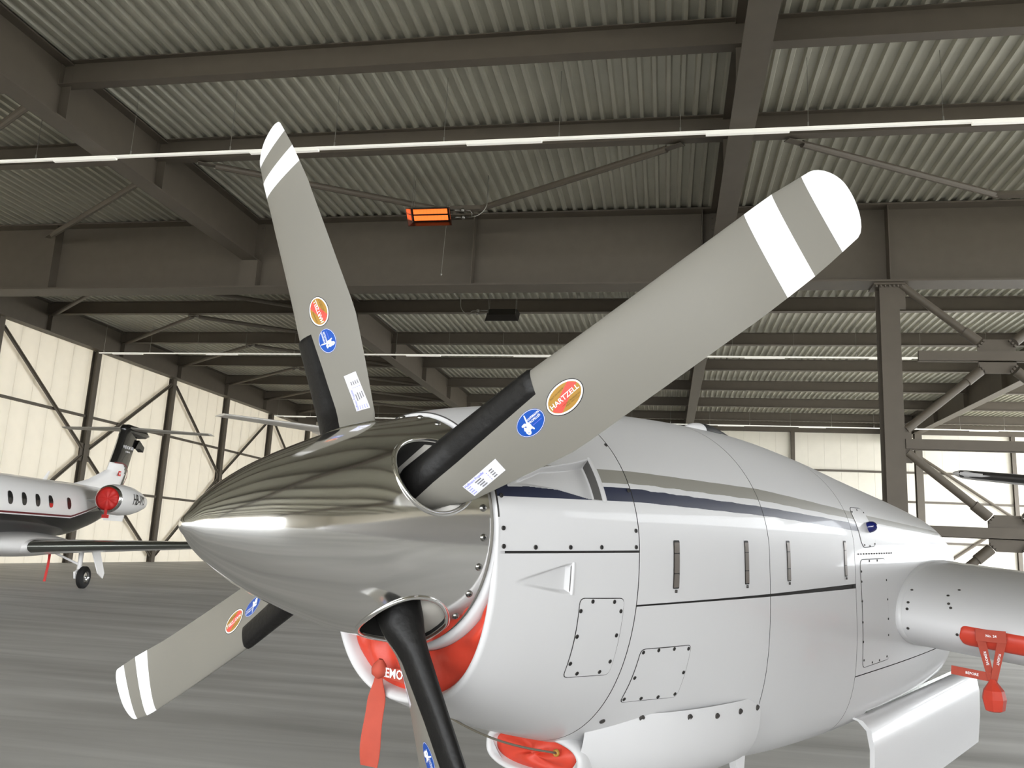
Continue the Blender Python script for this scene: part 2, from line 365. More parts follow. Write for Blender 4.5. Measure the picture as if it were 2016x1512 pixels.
# --- braced frame at the right
fr = tag(empty('braced_frame', (8.5, 23.6, 0)), 'taupe steel frame with crossed round braces and bolted gusset plates', 'steel frame')
for cx_ in (5.88, 11.1):
    mb = MB(); mb.ibeam((cx_, 23.85, .001), (cx_, 23.85, 9.18), .5, .5, .035, .02, up=(0, 1, 0))
    mb.box((cx_ - .4, 23.25, 9.155), (cx_ + .4, 23.95, 9.2))
    c_ = child(mb, fr, 'column', MT['steel'])
    cl = np.array(c_.location) + np.array(fr.location)
    for k in range(7):
        mb = MB(); mb.tube([(cx_ - .33 + k * .11, 23.32, 9.10), (cx_ - .33 + k * .11, 23.32, 9.155)], .03, 6)
        mb.v = [tuple(np.array(p) - cl) for p in mb.v]; build(mb, 'bolt', MT['steel'], c_)
YFm = 23.45
for gz in (7.2, 2.6):
    g_ = 0.46
    pl = [(8.5 - g_ + .16, gz - g_), (8.5 + g_ - .16, gz - g_), (8.5 + g_, gz - g_ + .16), (8.5 + g_, gz + g_ - .16), (8.5 + g_ - .16, gz + g_), (8.5 - g_ + .16, gz + g_), (8.5 - g_, gz + g_ - .16), (8.5 - g_, gz - g_ + .16)]
    mb = MB(); mb.loft([[(x_, YFm - .02, z_) for x_, z_ in pl], [(x_, YFm + .02, z_) for x_, z_ in pl]], True, True, True)
    gp = child(mb, fr, 'gusset_plate', MT['steel']); gl = np.array(gp.location) + np.array(fr.location)
    for sx in (-1, 1):
        for sz in (-1, 1):
            p = np.array([8.5 + sx * .36, YFm - .03, gz + sz * .33]); q = np.array([8.5 + sx * 2.32, YFm - .03, gz + sz * 2.0]); d = unit(q - p)
            mb = MB(); mb.tube([p + d * .12, q], .105, 14); mb.tube([p + d * .1, p + d * .55], .135, 14); mb.obox(q + d * .05, d, np.array([0, 1., 0]), np.cross(d, (0, 1., 0)), .25, .015, .12)
            child(mb, fr, 'brace_tube', MT['steel'], True, 40)
            for k in (-1, 0, 1):
                w_ = np.cross(d, (0, 1., 0)); c0 = p + d * .02 + w_ * k * .09
                mb = MB(); mb.tube([c0 + np.array([0, -.07, 0]), c0], .035, 6); mb.v = [tuple(np.array(t) - gl) for t in mb.v]; build(mb, 'bolt', MT['steel'], gp)
for gz, x0, x1 in ((7.2, 6.55, 10.9), (4.82, 6.14, 10.85), (2.6, 6.14, 10.85)):
    mb = MB(); mb.box((x0, YFm - .12, gz - .13), (x1, YFm - .03, gz + .13)); mb.box((x0, YFm - .02, gz - .15), (x1, YFm + .06, gz - .12)); child(mb, fr, 'strut', MT['steel'])
for sx in (-1, 1):
    for z_ in (4.82, 9.0):
        cx_ = 8.5 + sx * 2.35
        mb = MB(); mb.box((cx_ - .15, YFm - .06, z_ - .5), (cx_ + .15, YFm - .02, z_ + (.5 if z_ < 9 else .15))); child(mb, fr, 'gusset_plate', MT['steel'])

# ================================================================== hanging light rows and heaters
def light_row(y, x0, x1, label, off=0.):
    z = 9.92
    r = tag(empty('light_row', ((x0 + x1) / 2, y, z)), label, 'hanging light', 'hanging tube light rows')
    mb = MB(); mb.box((x0, y - .035, z), (x1, y + .035, z + .055)); child(mb, r, 'trunking', MT['lampw'])
    xw = -12.07 + off
    while xw > x0: xw -= 2.45
    xw += 2.45; i = 0; wp = lp = None
    while xw < x1:
        if wp is None:
            mb = MB(); mb.tube([(xw, y, z + .04), (xw, y, ZD)], .006, 5); mb.tube([(xw, y, z + .05), (xw, y, z + .16)], .018, 6); wp = child(mb, r, 'suspension_wire', MT['wire']); wx = xw
        else: copy_of(wp, r, (wp.location[0] + xw - wx, wp.location[1], wp.location[2]))
        if lp is None:
            mb = MB(); mb.box((xw + .5, y - .045, z - .035), (xw + 2.1, y + .045, z + .002)); lp = child(mb, r, 'luminaire', MT['lampw']); lx = xw
        elif i % 2 == 0: copy_of(lp, r, (lp.location[0] + xw - lx, lp.location[1], lp.location[2]))
        xw += 2.45; i += 1
light_row(15.85, -26.5, 28, 'long white suspended light row nearest the viewer, crossing above the propeller')
light_row(35.3, -27.0, 28, 'white suspended light row beyond the cross beam, middle of the three')
light_row(54.1, -27.0, 28, 'farthest white suspended light row near the back wall')
def heater(c, lit, flip, label):
    c = np.array(c, float); r = tag(empty('radiant_heater', c), label, 'heater', 'ceiling gas heaters')
    R_ = np.array([1., 0, 0]) * (-1 if flip else 1); N = unit((0, -.75 if not flip else .75, -.66)); U = np.cross(N, np.array([1., 0, 0])); U = U if U[2] > 0 else -U
    w_, h_ = .6, .24
    # open reflector box: back, four flared sides
    mb = MB(); bk = c - N * .1
    inn = [bk + R_ * sx * w_ * .86 + U * sy * h_ * .8 for sx, sy in ((-1, -1), (1, -1), (1, 1), (-1, 1))]
    out = [c + N * .12 + R_ * sx * w_ + U * sy * h_ for sx, sy in ((-1, -1), (1, -1), (1, 1), (-1, 1))]
    out2 = [p - N * .004 + unit(p - c) * .012 for p in out]; inn2 = [p - N * .014 for p in inn]
    mb.loft([inn, out, out2, inn2], True, True, True)
    mb.m[3] = 1; mb.m[1] = 1  # side flanks paler: reflected tile glow put into their metal colour
    child(mb, r, 'reflector', [MT['heatbody'], MT['heatglow'] if lit else MT['heatbody']])
    mb = MB(); mb.obox(bk + N * .008, R_, U, N, w_ * .84, h_ * .76, .006); child(mb, r, 'burner_plate', MT['heatbody'])
    for j in (-1, 1):
        for k in range(10):
            mb = MB(); mb.obox(bk + N * .022 + U * j * h_ * .37 + R_ * (k - 4.5) * w_ * .158, R_, U, N, w_ * .074, h_ * .27, .008)
            child(mb, r, 'ceramic_tile', MT['heat'] if lit else MT['heatbody'])
    for sx in (-.86, .8):
        for sy in (-.5, .6):
            p = bk + R_ * w_ * sx + U * h_ * sy
            mb = MB(); mb.tube([p, (p[0], p[1], ZD - .02)], .005, 5); child(mb, r, 'hanger_wire', MT['wire'])
    e = bk + R_ * w_ * .9
    for j in (-1, 1):
        mb = MB(); mb.tube([e + U * j * .1, e + U * j * .1 + R_ * .32], .022, 8); mb.lathe([(0, .03), (.02, .055), (.08, .055), (.1, .03)], e + U * j * .1 + R_ * .3, R_, 12); child(mb, r, 'gas_valve', MT['screw'], True)
    q = e + R_ * .42
    mb = MB(); mb.tube([q + U * .1, q + R_ * .14 + U * .08, q + R_ * .18, q + R_ * .16 - U * .1, q - U * .1], .014, 8); child(mb, r, 'gas_manifold', MT['screw'], True)
    pts = [q + R_ * .16 - U * .1] + [q + R_ * (.16 + .42 * math.sin(t)) + np.array([0, 0, -.1 + .42 * (1 - math.cos(t))]) for t in np.linspace(.1, PI / 2, 8)]
    pts.append(pts[-1] + np.array([0, 0, .55])); top = pts[-1].copy(); top[2] = ZD - .03; pts.append(top)
    mb = MB(); mb.tube(pts, .013, 7); child(mb, r, 'gas_hose', MT['wire'], True)
    return r
h1 = heater((-6.35, 20.5, 10.3), True, False, 'glowing orange gas radiant heater hanging under the roof')
mb = MB(); mb.tube([(-5.95, 20.75, 10.1), (-6.0, 20.75, 8.75)], .007, 5); mb.lathe([(0, .012), (.03, .03), (.06, .012)], (-6.0, 20.75, 8.7), (0, 0, 1), 8); child(mb, h1, 'pull_cord', MT['wire'])
heater((-5.88, 28.5, 9.85), False, True, 'unlit dark gas heater hanging beyond the cross beam')

# ================================================================== TWIN TURBOPROP (engine nacelle in front)
HUB = np.array([-.6716, 1.8995, 1.6543]); AZ, EL = math.radians(59.4989), math.radians(2.2195)
AX = np.array([math.cos(EL) * math.cos(AZ), math.cos(EL) * math.sin(AZ), math.sin(EL)])
SD = unit(np.cross(AX, (0, 0, 1))); UP = np.cross(SD, AX)
def W(s, v, u): return HUB + AX * s + SD * v + UP * u            # aft, port, up -> world
AC = tag(empty('turboprop_aircraft', (HUB[0], HUB[1], 0)), 'white twin turboprop with polished spinner, grey propeller and navy stripe', 'aircraft')
ACL = np.array(AC.location)
def part(mb, name, m, smooth=False, auto=None, par=AC):
    off = ACL if par is AC else ACL + np.array(par.location)
    mb.v = [tuple(np.array(p) - off) for p in mb.v]; return build(mb, name, m, par, smooth, auto=auto)
# ---- nacelle surface
NT = np.array([
    [.115, .288, 0, .284, .405, 2, 2.6], [.20, .306, -.01, .312, .432, 2, 2.5], [.35, .335, -.025, .352, .470, 2, 2.3],
    [.57, .366, -.04, .392, .52, 2, 2.2], [.92, .400, -.05, .418, .60, 2, 2.6], [1.25, .424, -.06, .435, .665, 2, 3.1],
    [1.50, .430, -.06, .433, .685, 2, 3.6], [1.95, .434, -.055, .393, .70, 2, 4.2], [2.40, .434, -.055, .332, .685, 2, 5],
    [3.20, .415, -.055, .222, .655, 2, 5.5], [3.6, .36, -.08, .135, .60, 2, 5], [4.0, .27, -.13, .045, .49, 2, 4], [4.3, .12, -.20, .02, .34, 2, 3]])
def sec(s): return [herm(s, NT[:, 0], NT[:, k]) for k in range(1, 7)]
def th_of(s, u, sc=None):
    w, u0, ht, hb, nt, nb = sc or sec(s); h, n = (ht, nt) if u > u0 else (hb, nb)
    c = math.copysign(min(1, abs(u - u0) / h) ** (n / 2), u - u0); return math.acos(max(-1, min(1, c)))
def nac(s, th, off=0., sc=None):
    w, u0, ht, hb, nt, nb = sc or sec(s); cs, sn = math.cos(th), math.sin(th); h, n = (ht, nt) if cs > 0 else (hb, nb)
    v = w * math.copysign(abs(sn) ** (2 / n), sn); u = u0 + h * math.copysign(abs(cs) ** (2 / n), cs)
    if off:
        nv = math.copysign(abs(v / w) ** (n - 1) / w, v); nu = math.copysign(abs((u - u0) / h) ** (n - 1) / h, u - u0); l = math.hypot(nv, nu) + 1e-9
        v += off * nv / l; u += off * nu / l
    return s, v, u
def nsu(s, u, off=0., sgn=1):                       # point on the port skin at station s, height u
    p = nac(s, th_of(s, u), off); return W(p[0], p[1] * sgn, p[2])
def nnrm(s, u):
    e = .004; a_ = nsu(s + e, u) - nsu(s - e, u); b_ = nsu(s, u + e) - nsu(s, u - e); n = unit(np.cross(a_, b_)); return n if n @ SD > 0 else -n
BS = [.1, .6, 1.26, 1.95, 2.5, 4.3]
BAND = [[.076, .078, .057, .021, -.007, -.09], [.110, .114, .085, .050, .024, -.06], [.120, .124, .103, .062, .036, -.05], [.155, .159, .141, .093, .06, -.03]]
def band(s, u):
    c = [interp(s, BS, r) for r in BAND]
    return float(np.interp(u, [c[0] - .05] + c + [c[3] + .05], [-1, 0, 1, 2, 3, 4]))
def smooth01(x): x = max(0., min(1., x)); return x * x * (3 - 2 * x)
def teardrop(s, u, s0, s1, lo, hi, depth):          # recessed inlet: (displacement, inside)
    if s <= s0 or s > s1: return 0., False
    t = (s - s0) / (s1 - s0); l = interp(t, lo[0], lo[1]); h = interp(t, hi[0], hi[1])
    e = min(u - l, h - u)
    if e <= 0: return 0., False
    return -depth * (t ** 1.1) * smooth01(e / .009) * smooth01(t * 6), True
def scoops(s, u):
    d1, i1 = teardrop(s, u, .155, .452, ([0, .2, .5, .83, 1], [.100, .1025, .0985, .080, .077]), ([0, .2, .4, .78, 1], [.104, .128, .150, .168, .182]), .030)
    d2, i2 = teardrop(s, u, .156, .332, ([0, .1, .4, .87, 1], [-.114, -.120, -.129, -.1435, -.144]), ([0, .1, .48, .9, 1], [-.110, -.106, -.091, -.0745, -.073]), .020)
    return d1 + d2, i1
def panel(name, s0, s1, ta, tb, ns, nt_, mt='cowl', disp=None, g=.0016, dens=None):
    """curved skin panel between stations and angle curves ta(s)..tb(s), with turned-in edges"""
    V, UV, F = [], [], []; sv = np.linspace(s0 + g, s1 - g, ns)
    if disp: sv = np.sort(np.concatenate([sv, [.4515, .4535, .3315, .3335]]))
    ns = len(sv)
    def gridp(i, j, off):
        s = sv[i]; sc = secs[i]; th = th0[i] + (th1[i] - th0[i]) * jq[j]; p = nac(s, th, off, sc); ins = False
        if disp and p[1] > 0:
            d, ins = disp(s, p[2])
            if d: p = nac(s, th, off + d, sc)
        return W(*p), (s, 9. if ins else band(s, p[2]))
    jq = np.linspace(0, 1, nt_)
    if dens:                              # finer rows across the recessed inlet
        dn = [1 + 7 * (dens[0] < q < dens[1]) for q in np.linspace(0, 1, 400)]; cd = np.concatenate([[0], np.cumsum(dn)[:-1]]); cd = cd / cd[-1]; jq = np.interp(np.linspace(0, 1, nt_), cd, np.linspace(0, 1, 400))
    secs = [sec(s) for s in sv]; th0 = []; th1 = []
    for i, s in enumerate(sv):
        a_, b_ = ta(s), tb(s); r_ = (secs[i][0] + .4) / 2; th0.append(a_ + g / r_); th1.append(b_ - g / r_)
    for i in range(ns):
        for j in range(nt_):
            p, q = gridp(i, j, 0); V.append(p); UV.append(q)
    for i in range(ns - 1):
        for j in range(nt_ - 1): F.append((i * nt_ + j, i * nt_ + j + 1, (i + 1) * nt_ + j + 1, (i + 1) * nt_ + j))
    rim = [(0, j) for j in range(nt_)] + [(i, nt_ - 1) for i in range(1, ns)] + [(ns - 1, j) for j in range(nt_ - 2, -1, -1)] + [(i, 0) for i in range(ns - 2, 0, -1)]
    base = len(V)
    for i, j in rim:
        p, q = gridp(i, j, -.010); V.append(p); UV.append((q[0], 9.))
    top = len(V)                       # own copies of the rim so the edge shades sharp
    for i, j in rim: V.append(V[i * nt_ + j]); UV.append((0, 9.))
    for k in range(len(rim)):
        k2 = (k + 1) % len(rim); F.append((top + k, top + k2, base + k2, base + k))
    nfa = len(F) - len(rim)
    mb = MB(); mb.v = [tuple(p) for p in V]; mb.f = F; mb.m = [0] * nfa + [1] * len(rim)  # rim faces dark: joint shade and grime put into the colour
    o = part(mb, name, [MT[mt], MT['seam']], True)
    uvl = o.data.uv_layers.new(name='bands'); idx = np.zeros(len(o.data.loops), int); o.data.loops.foreach_get('vertex_index', idx)
    uvl.data.foreach_set('uv', np.array(UV)[idx].ravel())
    return o
sA, sB, sC = .570, 1.222, 1.938
L1 = lambda s: -.047; L2 = lambda s: -.182; L4 = lambda s: -.505
ang = lambda f: (lambda s: th_of(s, f(s)))
neg = lambda f: (lambda s: -f(s)); wrap = lambda f: (lambda s: 2 * PI - f(s))
t1, t2, t4 = ang(L1), ang(L2), ang(L4)
nose_up = panel('cowl_panel', .118, sA, neg(t1), t1, 220, 230, disp=scoops, dens=(.75, .92))
nose_lo = panel('cowl_panel', .118, sA, t1, wrap(t1), 180, 230, disp=scoops, dens=(.0, .13))
door_ab = panel('cowl_panel', sA, sB, neg(t2), t2, 24, 110)
low_ab = panel('cowl_panel', sA, sB, t2, wrap(t2), 24, 110)
door_bc = panel('cowl_panel', sB, sC, neg(t2), t2, 24, 110)
low_bc = panel('cowl_panel', sB, sC, t2, wrap(t2), 24, 110)
aft_up = panel('cowl_panel', sC, 4.25, neg(t4), t4, 60, 110)
aft_lo = panel('cowl_panel', sC, 4.25, t4, wrap(t4), 60, 80)
mb = MB(); rings = []
for s in [.465, .57, .75, .92, 1.1, 1.25, 1.5, 1.75, 1.95, 2.4, 2.8, 3.2, 3.6, 4.0, 4.24]:
    sc = sec(s); rings.append([W(*nac(s, 2 * PI * k / 72, -.0095, sc)) for k in range(72)])
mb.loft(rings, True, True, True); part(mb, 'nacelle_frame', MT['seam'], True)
for sg in (-1, 1):
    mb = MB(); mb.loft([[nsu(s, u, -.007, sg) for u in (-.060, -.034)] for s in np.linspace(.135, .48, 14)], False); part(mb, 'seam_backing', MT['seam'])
# ---- chin intake lip (rolled edge), inner web round the spinner
def R_at(th):                                        # polar radius of the skin front edge for polar angle th from top
    lo, hi = 0, 1
    best = None
    w, u0, ht, hb, nt, nb = sec(.118)
    h, n = (ht, nt) if math.cos(th) > 0 else (hb, nb)
    return ((abs(math.sin(th)) / w) ** n + (abs(math.cos(th)) / h) ** n) ** (-1 / n)
mb = MB(); rings = []
ths = np.linspace(math.radians(84), math.radians(276), 90)
prof = [(-.01, .138), (-.05, .128), (-.045, .118), (.3, .109), (.65, .111), (1.0, .124), (1.08, .16), (1.1, .30)]
for f_, s_ in prof:
    rings.append([W(s_, math.sin(t) * (R_at(t) - f_ * min(.022, max(.002, R_at(t) - .284))), math.cos(t) * (R_at(t) - f_ * min(.022, max(.002, R_at(t) - .284)))) for t in ths])
mb.loft(rings, False); part(mb, 'intake_lip', MT['white'], True)
mb = MB(); rings = []
for s_, r_ in ((.16, .268), (.121, .2685), (.118, .271), (.1175, .276), (.118, .282), (.122, .287), (.15, .290), (.24, .291)):
    rings.append([W(s_, math.sin(t) * min(r_, R_at(t) - .003), math.cos(t) * min(r_, R_at(t) - .003)) for t in np.linspace(0, 2 * PI, 97)[:-1]])
mb.loft(rings, True); part(mb, 'nose_ring', MT['white'], True)
mb = MB(); mb.lathe([(.02, .0001), (.021, .235), (.06, .248), (.10, .262), (.118, .266), (.17, .268)], W(0, 0, 0), AX, 64); part(mb, 'spinner_backplate', MT['greyp'], True)
# ---- spinner
ST = [0., .004, .015, .04, .09, .16, .26, .38, .5826]; SR = [0, .0115, .0225, .0505, .0893, .1315, .1772, .2225, .2735]; SL = .4774
def spr(t):
    if t < .015: return .0225 * math.sqrt(max(0, t) / .015)
    return herm(t, ST, SR)
PHI = -.5372          # -30.778 deg
HOLE_S, HOLE_R = -.006, .098
nS, nA = 150, 288
tv = np.concatenate([[0.0004, .0012, .0025, .0045, .0075, .011], np.linspace(.015, .5826, nS - 6)])
V = []; keep = np.ones((nS, nA), bool); pos = np.zeros((nS, nA, 3)); loc2 = {}
for i, t in enumerate(tv):
    r = spr(t)
    for j in range(nA):
        a_ = 2 * PI * j / nA; pos[i, j] = (t - SL, math.sin(a_) * r, math.cos(a_) * r)
def hole_xy(p, k):
    t = PHI + k * PI / 2; rad = np.array([0, math.sin(t), math.cos(t)]); tan = np.array([0, math.cos(t), -math.sin(t)])
    return p[0] - HOLE_S, p @ tan, p @ rad
def surf_pt(sx, ty, k):                               # spinner surface point over hole coordinates
    r = spr(sx + HOLE_S + SL); t = PHI + k * PI / 2; c = math.sqrt(max(0, r * r - ty * ty))
    rad = np.array([0, math.sin(t), math.cos(t)]); tan = np.array([0, math.cos(t), -math.sin(t)])
    return np.array([sx + HOLE_S, 0, 0]) + tan * ty + rad * c
def hr(ang): return min(HOLE_R, .091 / max(.01, math.cos(ang)))
for i in range(nS):
    for j in range(nA):
        for k in range(4):
            x_, y_, z_ = hole_xy(pos[i, j], k)
            if z_ > 0:
                d = math.hypot(x_, y_); a_ = math.atan2(y_, x_); h_ = min(hr(a_), .1)
                if d < h_:
                    keep[i, j] = False
                    if d > h_ * .86:                  # snap the edge onto the outline
                        pos[i, j] = surf_pt(h_ * math.cos(a_), h_ * math.sin(a_), k); keep[i, j] = True
F = []; 
for i in range(nS - 1):
    for j in range(nA):
        j2 = (j + 1) % nA
        if keep[i, j] and keep[i, j2] and keep[i + 1, j] and keep[i + 1, j2]: F.append((i * nA + j, i * nA + j2, (i + 1) * nA + j2, (i + 1) * nA + j))
mb = MB(); mb.v = [tuple(W(*p)) for p in pos.reshape(-1, 3)]; mb.f = F; mb.m = [0] * len(F)
c0 = len(mb.v); mb.v.append(tuple(W(-SL - .0002, 0, 0)))
for j in range(nA): mb.f.append((c0, (j + 1) % nA, j)); mb.m.append(0)
import bmesh
spin = part(mb, 'spinner', MT['spinner'], True)
bmm = bmesh.new(); bmm.from_mesh(spin.data); bmesh.ops.delete(bmm, geom=[v for v in bmm.verts if not v.link_faces], context='VERTS'); bmm.to_mesh(spin.data); bmm.free()
nrm = []
off = ACL + np.array(spin.location)
for v in spin.data.vertices:
    q = np.array(v.co) + off - HUB; s_, v_, u_ = q @ AX, q @ SD, q @ UP; t = s_ + SL; r = math.hypot(v_, u_)
    if t < .0008: nrm.append(tuple(-AX)); continue
    sl = (spr(t + .001) - spr(max(0, t - .001))) / (.001 + min(.001, t)); n = unit(np.array([-sl, v_ / (r + 1e-9), u_ / (r + 1e-9)])); nrm.append(tuple(AX * n[0] + SD * n[1] + UP * n[2]))
spin.data.normals_split_custom_set_from_vertices(nrm)
def on_spin(mb, name, m, smooth=True): return part(mb, name, m, smooth, None, spin)
for k in range(4):
    pts = [];  
    for a_ in np.linspace(0, 2 * PI, 61)[:-1]:
        h_ = min(hr(a_), .1) * .985; pts.append(W(*surf_pt(h_ * math.cos(a_), h_ * math.sin(a_), k)))
    mb = MB(); rings = []; n = len(pts); cen = sum(pts) / n
    for i in range(n):
        t_ = unit(pts[(i + 1) % n] - pts[i - 1]); o_ = unit(pts[i] - cen); o_ = unit(o_ - t_ * (o_ @ t_)); w_ = np.cross(t_, o_)
        rings.append([pts[i] + .0058 * (math.cos(q) * o_ + math.sin(q) * w_) for q in np.linspace(0, 2 * PI, 11)[:-1]])
    rings.append(rings[0]); mb.loft(rings, True); on_spin(mb, 'cutout_lip', MT['spinner'])
    mb = MB(); wall = [[], []]
    t = PHI + k * PI / 2; rad = np.array([0, math.sin(t), math.cos(t)])
    for a_ in np.linspace(0, 2 * PI, 61)[:-1]:
        h_ = min(hr(a_), .1) * .97; q = surf_pt(h_ * math.cos(a_), h_ * math.sin(a_), k); wall[0].append(W(*q)); wall[1].append(W(*(q - rad * (q @ rad - .10))))
    mb.loft(wall, True, False, True); on_spin(mb, 'cutout_well', MT['fastd'])
mb = MB(); mb.lathe([(0, .0085), (.0025, .008), (.0045, .005), (.0048, .0035)], (0, 0, 0), (1, 0, 0), 14); mb.lathe([(.0048, .0035), (.002, .003), (.002, .0001)], (0, 0, 0), (1, 0, 0), 14, 1)
scr0 = None
for k in range(26):
    th = math.radians(79.56 + 13.846 * k); s_ = .088; r = spr(s_ + SL); sl = .25; n = unit((-sl, math.sin(th), math.cos(th)))
    if any(hole_xy(np.array([s_, r * math.sin(th), r * math.cos(th)]), q)[2] > 0 and math.hypot(*hole_xy(np.array([s_, r * math.sin(th), r * math.cos(th)]), q)[:2]) < .11 for q in range(4)): continue
    nw = AX * n[0] + SD * n[1] + UP * n[2]; pw = W(s_, r * math.sin(th), r * math.cos(th))
    if scr0 is None:
        m2 = MB(); m2.v = list(mb.v); m2.f = list(mb.f); m2.m = list(mb.m); V_ = np.array(m2.v)
        me = bpy.data.meshes.new('spinner_screw'); me.from_pydata(V_.tolist(), [], m2.f); me.materials.append(MT['screw']); me.materials.append(MT['fastd']); me.polygons.foreach_set('material_index', m2.m); me.polygons.foreach_set('use_smooth', [True] * len(me.polygons)); scr0 = me
    o = bpy.data.objects.new('spinner_screw', scr0); COL.objects.link(o); o.parent = spin; o.location = (pw - off).tolist(); o.rotation_euler = Vector((1, 0, 0)).rotation_difference(Vector(nw)).to_euler()
# ---- propeller blades
BR = np.array([.294, .561, .734, .935, 1.135, 1.2416, 1.3217])
BLE = [.0477, .0368, .0221, .0062, -.0125, -.0381, -.0638]; BTE = [-.1004, -.1517, -.1608, -.1742, -.1923, -.1948, -.1973]
RT, R0, NTIP = 1.2409, 1.2090, 1.834
BBR = [.294, .6675, 1.001, 1.335]; BBE = [23.573, 10.970, .9915, -17.80]
def blade_par(r):
    xl, xt = interp(r, BR, BLE), interp(r, BR, BTE)
    b_ = math.radians(interp(r, BBR, BBE)) if r > .294 else math.radians(23.573 + (.294 - r) * 40)
    tc = interp(r, [.16, .24, .32, .45, .7, 1.0, 1.25], [1.0, .52, .30, .20, .115, .075, .055])
    if r < .30:
        k = smooth01((r - .14) / .16); rad = .052; xl = xl * k + rad * (1 - k); xt = xt * k - rad * (1 - k)
    if r > R0:
        u = min(1, (r - R0) / (RT - R0)); w = max(0, 1 - u ** NTIP) ** (1 / NTIP); xm = xl * .602 + xt * .398; xl = xm + (xl - xm) * w; xt = xm + (xt - xm) * w
    return xl, xt, b_, tc
def blade_z(r, x, side, pr=None):                    # camber side +1 (front), flat side -1
    xl, xt, b_, tc = pr or blade_par(r); c = max(1e-5, xl - xt); q = min(1, max(0, (xl - x) / c))
    th = 5 * (.2969 * math.sqrt(q) - .126 * q - .3516 * q * q + .2843 * q ** 3 - .1036 * q ** 4) * min(tc, .5) * c
    if r < .30: k = smooth01((r - .14) / .16); th = th * k + math.sqrt(max(0, (c / 2) ** 2 - (x - (xl + xt) / 2) ** 2)) * (1 - k)
    return th * (1.25 if side > 0 else -.75) if r > .3 else th * (1 if side > 0 else -1) * (1 + .25 * side * smooth01((r - .14) / .16))
def BP(k, r, x, z):
    t = PHI + k * PI / 2; rad = math.cos(t) * UP + math.sin(t) * SD; tan = -math.sin(t) * UP + math.cos(t) * SD
    b_ = blade_par(r)[2]; ch = -tan * math.cos(b_) - AX * math.sin(b_); n = -AX * math.cos(b_) + tan * math.sin(b_)
    return HUB + rad * r + ch * x + n * z
def blade_local(r, x, z): return BP(0, r, x, z)
NC = 26
def blade_ring(r, slant=0.):
    pr0 = blade_par(r); out = []
    qs = (1 - np.cos(np.linspace(0, PI, NC))) / 2
    for side, qq in ((1, qs), (-1, qs[::-1][1:-1])):
        for q in qq:
            x = pr0[0] + (pr0[1] - pr0[0]) * q; rr = r + slant * (x + .11)
            pr = blade_par(rr); xx = pr[0] + (pr[1] - pr[0]) * q
            out.append(blade_local(rr, xx, blade_z(rr, xx, side, pr)))
    return out
br = [.15, .17, .19, .21, .23, .25, .27, .28, .29, .30, .31, .32, .34, .36, .38, .41, .45, .5, .55, .6, .65, .7, .75, .8, .85, .9, .95, 1.0, 1.04, 1.076, 1.1, 1.132, 1.16, 1.187, 1.2, 1.209, 1.216, 1.222, 1.2275, 1.232, 1.2355, 1.238, 1.2398, 1.24075]
mb = MB(); rings = []
for r in br:
    sl = .10 * smooth01((r - 1.0) / .07) * (1 - smooth01((r - 1.187) / .022)); rings.append(blade_ring(r, sl))
mb.loft(rings, True, True, True)
nper = len(rings[0]); cnt = 0
for i in range(len(br) - 1):
    wht = (1.076 <= br[i] < 1.131) or br[i] >= 1.186
    for j in range(nper): mb.m[cnt] = 1 if wht else 0; cnt += 1
mb.m[-1] = 1
blades = []
b0 = part(mb, 'propeller_blade', [MT['blade'], MT['bladewhite']], True, 50)
# boot: wraps the leading edge
sub = []
mb = MB(); rings = []
xin = lambda r, side: (-.015 if side > 0 else -.012)
for r in np.linspace(.175, .575, 42):
    row = []; pr = blade_par(r); e = .0042 * smooth01((.576 - r) / .006) + .0004
    for side in (1, -1):
        xs_ = np.linspace(xin(r, side), pr[0], 12) if side > 0 else np.linspace(pr[0], xin(r, side), 12)[1:]
        for i, x in enumerate(xs_):
            q = abs(x - xin(r, side)) / max(.01, abs(pr[0] - xin(r, side)))
            rr = r - (.02 if r > .5 else 0) * smooth01((r - .5) / .07) * (1 - q) * .6
            prr = blade_par(rr); xx = min(x, prr[0]); f_ = smooth01(q * 5 + .08)
            edge = .7 if q < .16 else 1.
            if x >= pr[0] - 1e-9: row.append(blade_local(rr, prr[0] + e, 0)); continue
            row.append(blade_local(rr, xx + e * .8 * q, blade_z(rr, xx, side, prr) + side * e * f_ * edge))
    rings.append(row)
mb.loft(rings, False)
sub.append(part(mb, 'deice_boot', MT['rubber'], True, 60, b0))
# decals are thin films laid on the camber side
def film(mb, pts2, faces, r0, x0, off, mi, rot=0.):
    c_, s_ = math.cos(rot), math.sin(rot)
    V_ = []
    for px, py in pts2:
        a_, b_ = px * c_ - py * s_, px * s_ + py * c_; r = r0 + a_; x = x0 + b_; V_.append(blade_local(r, x, blade_z(r, x, 1) + off))
    mb.add(V_, faces, mi)
def ell(rx, ry, n=48, rings_=5):
    P_ = [(0, 0)]; F_ = []
    for q in range(1, rings_ + 1):
        for k in range(n): P_.append((rx * q / rings_ * math.cos(2 * PI * k / n), ry * q / rings_ * math.sin(2 * PI * k / n)))
    for k in range(n): F_.append((0, 1 + k, 1 + (k + 1) % n))
    for q in range(rings_ - 1):
        for k in range(n): a_ = 1 + q * n + k; b_ = 1 + q * n + (k + 1) % n; F_.append((a_, a_ + n, b_ + n, b_))
    return P_, F_
mb = MB(); H0 = (.612, -.058)
for rx, ry, o_, mi in ((.0480, .0300, .0004, 0), (.0462, .0282, .0006, 1), (.0425, .0248, .0008, 2)): film(mb, *ell(rx, ry), *H0, o_, mi)
P_ = []; F_ = []; al = math.radians(24)              # diagonal red band inside the oval
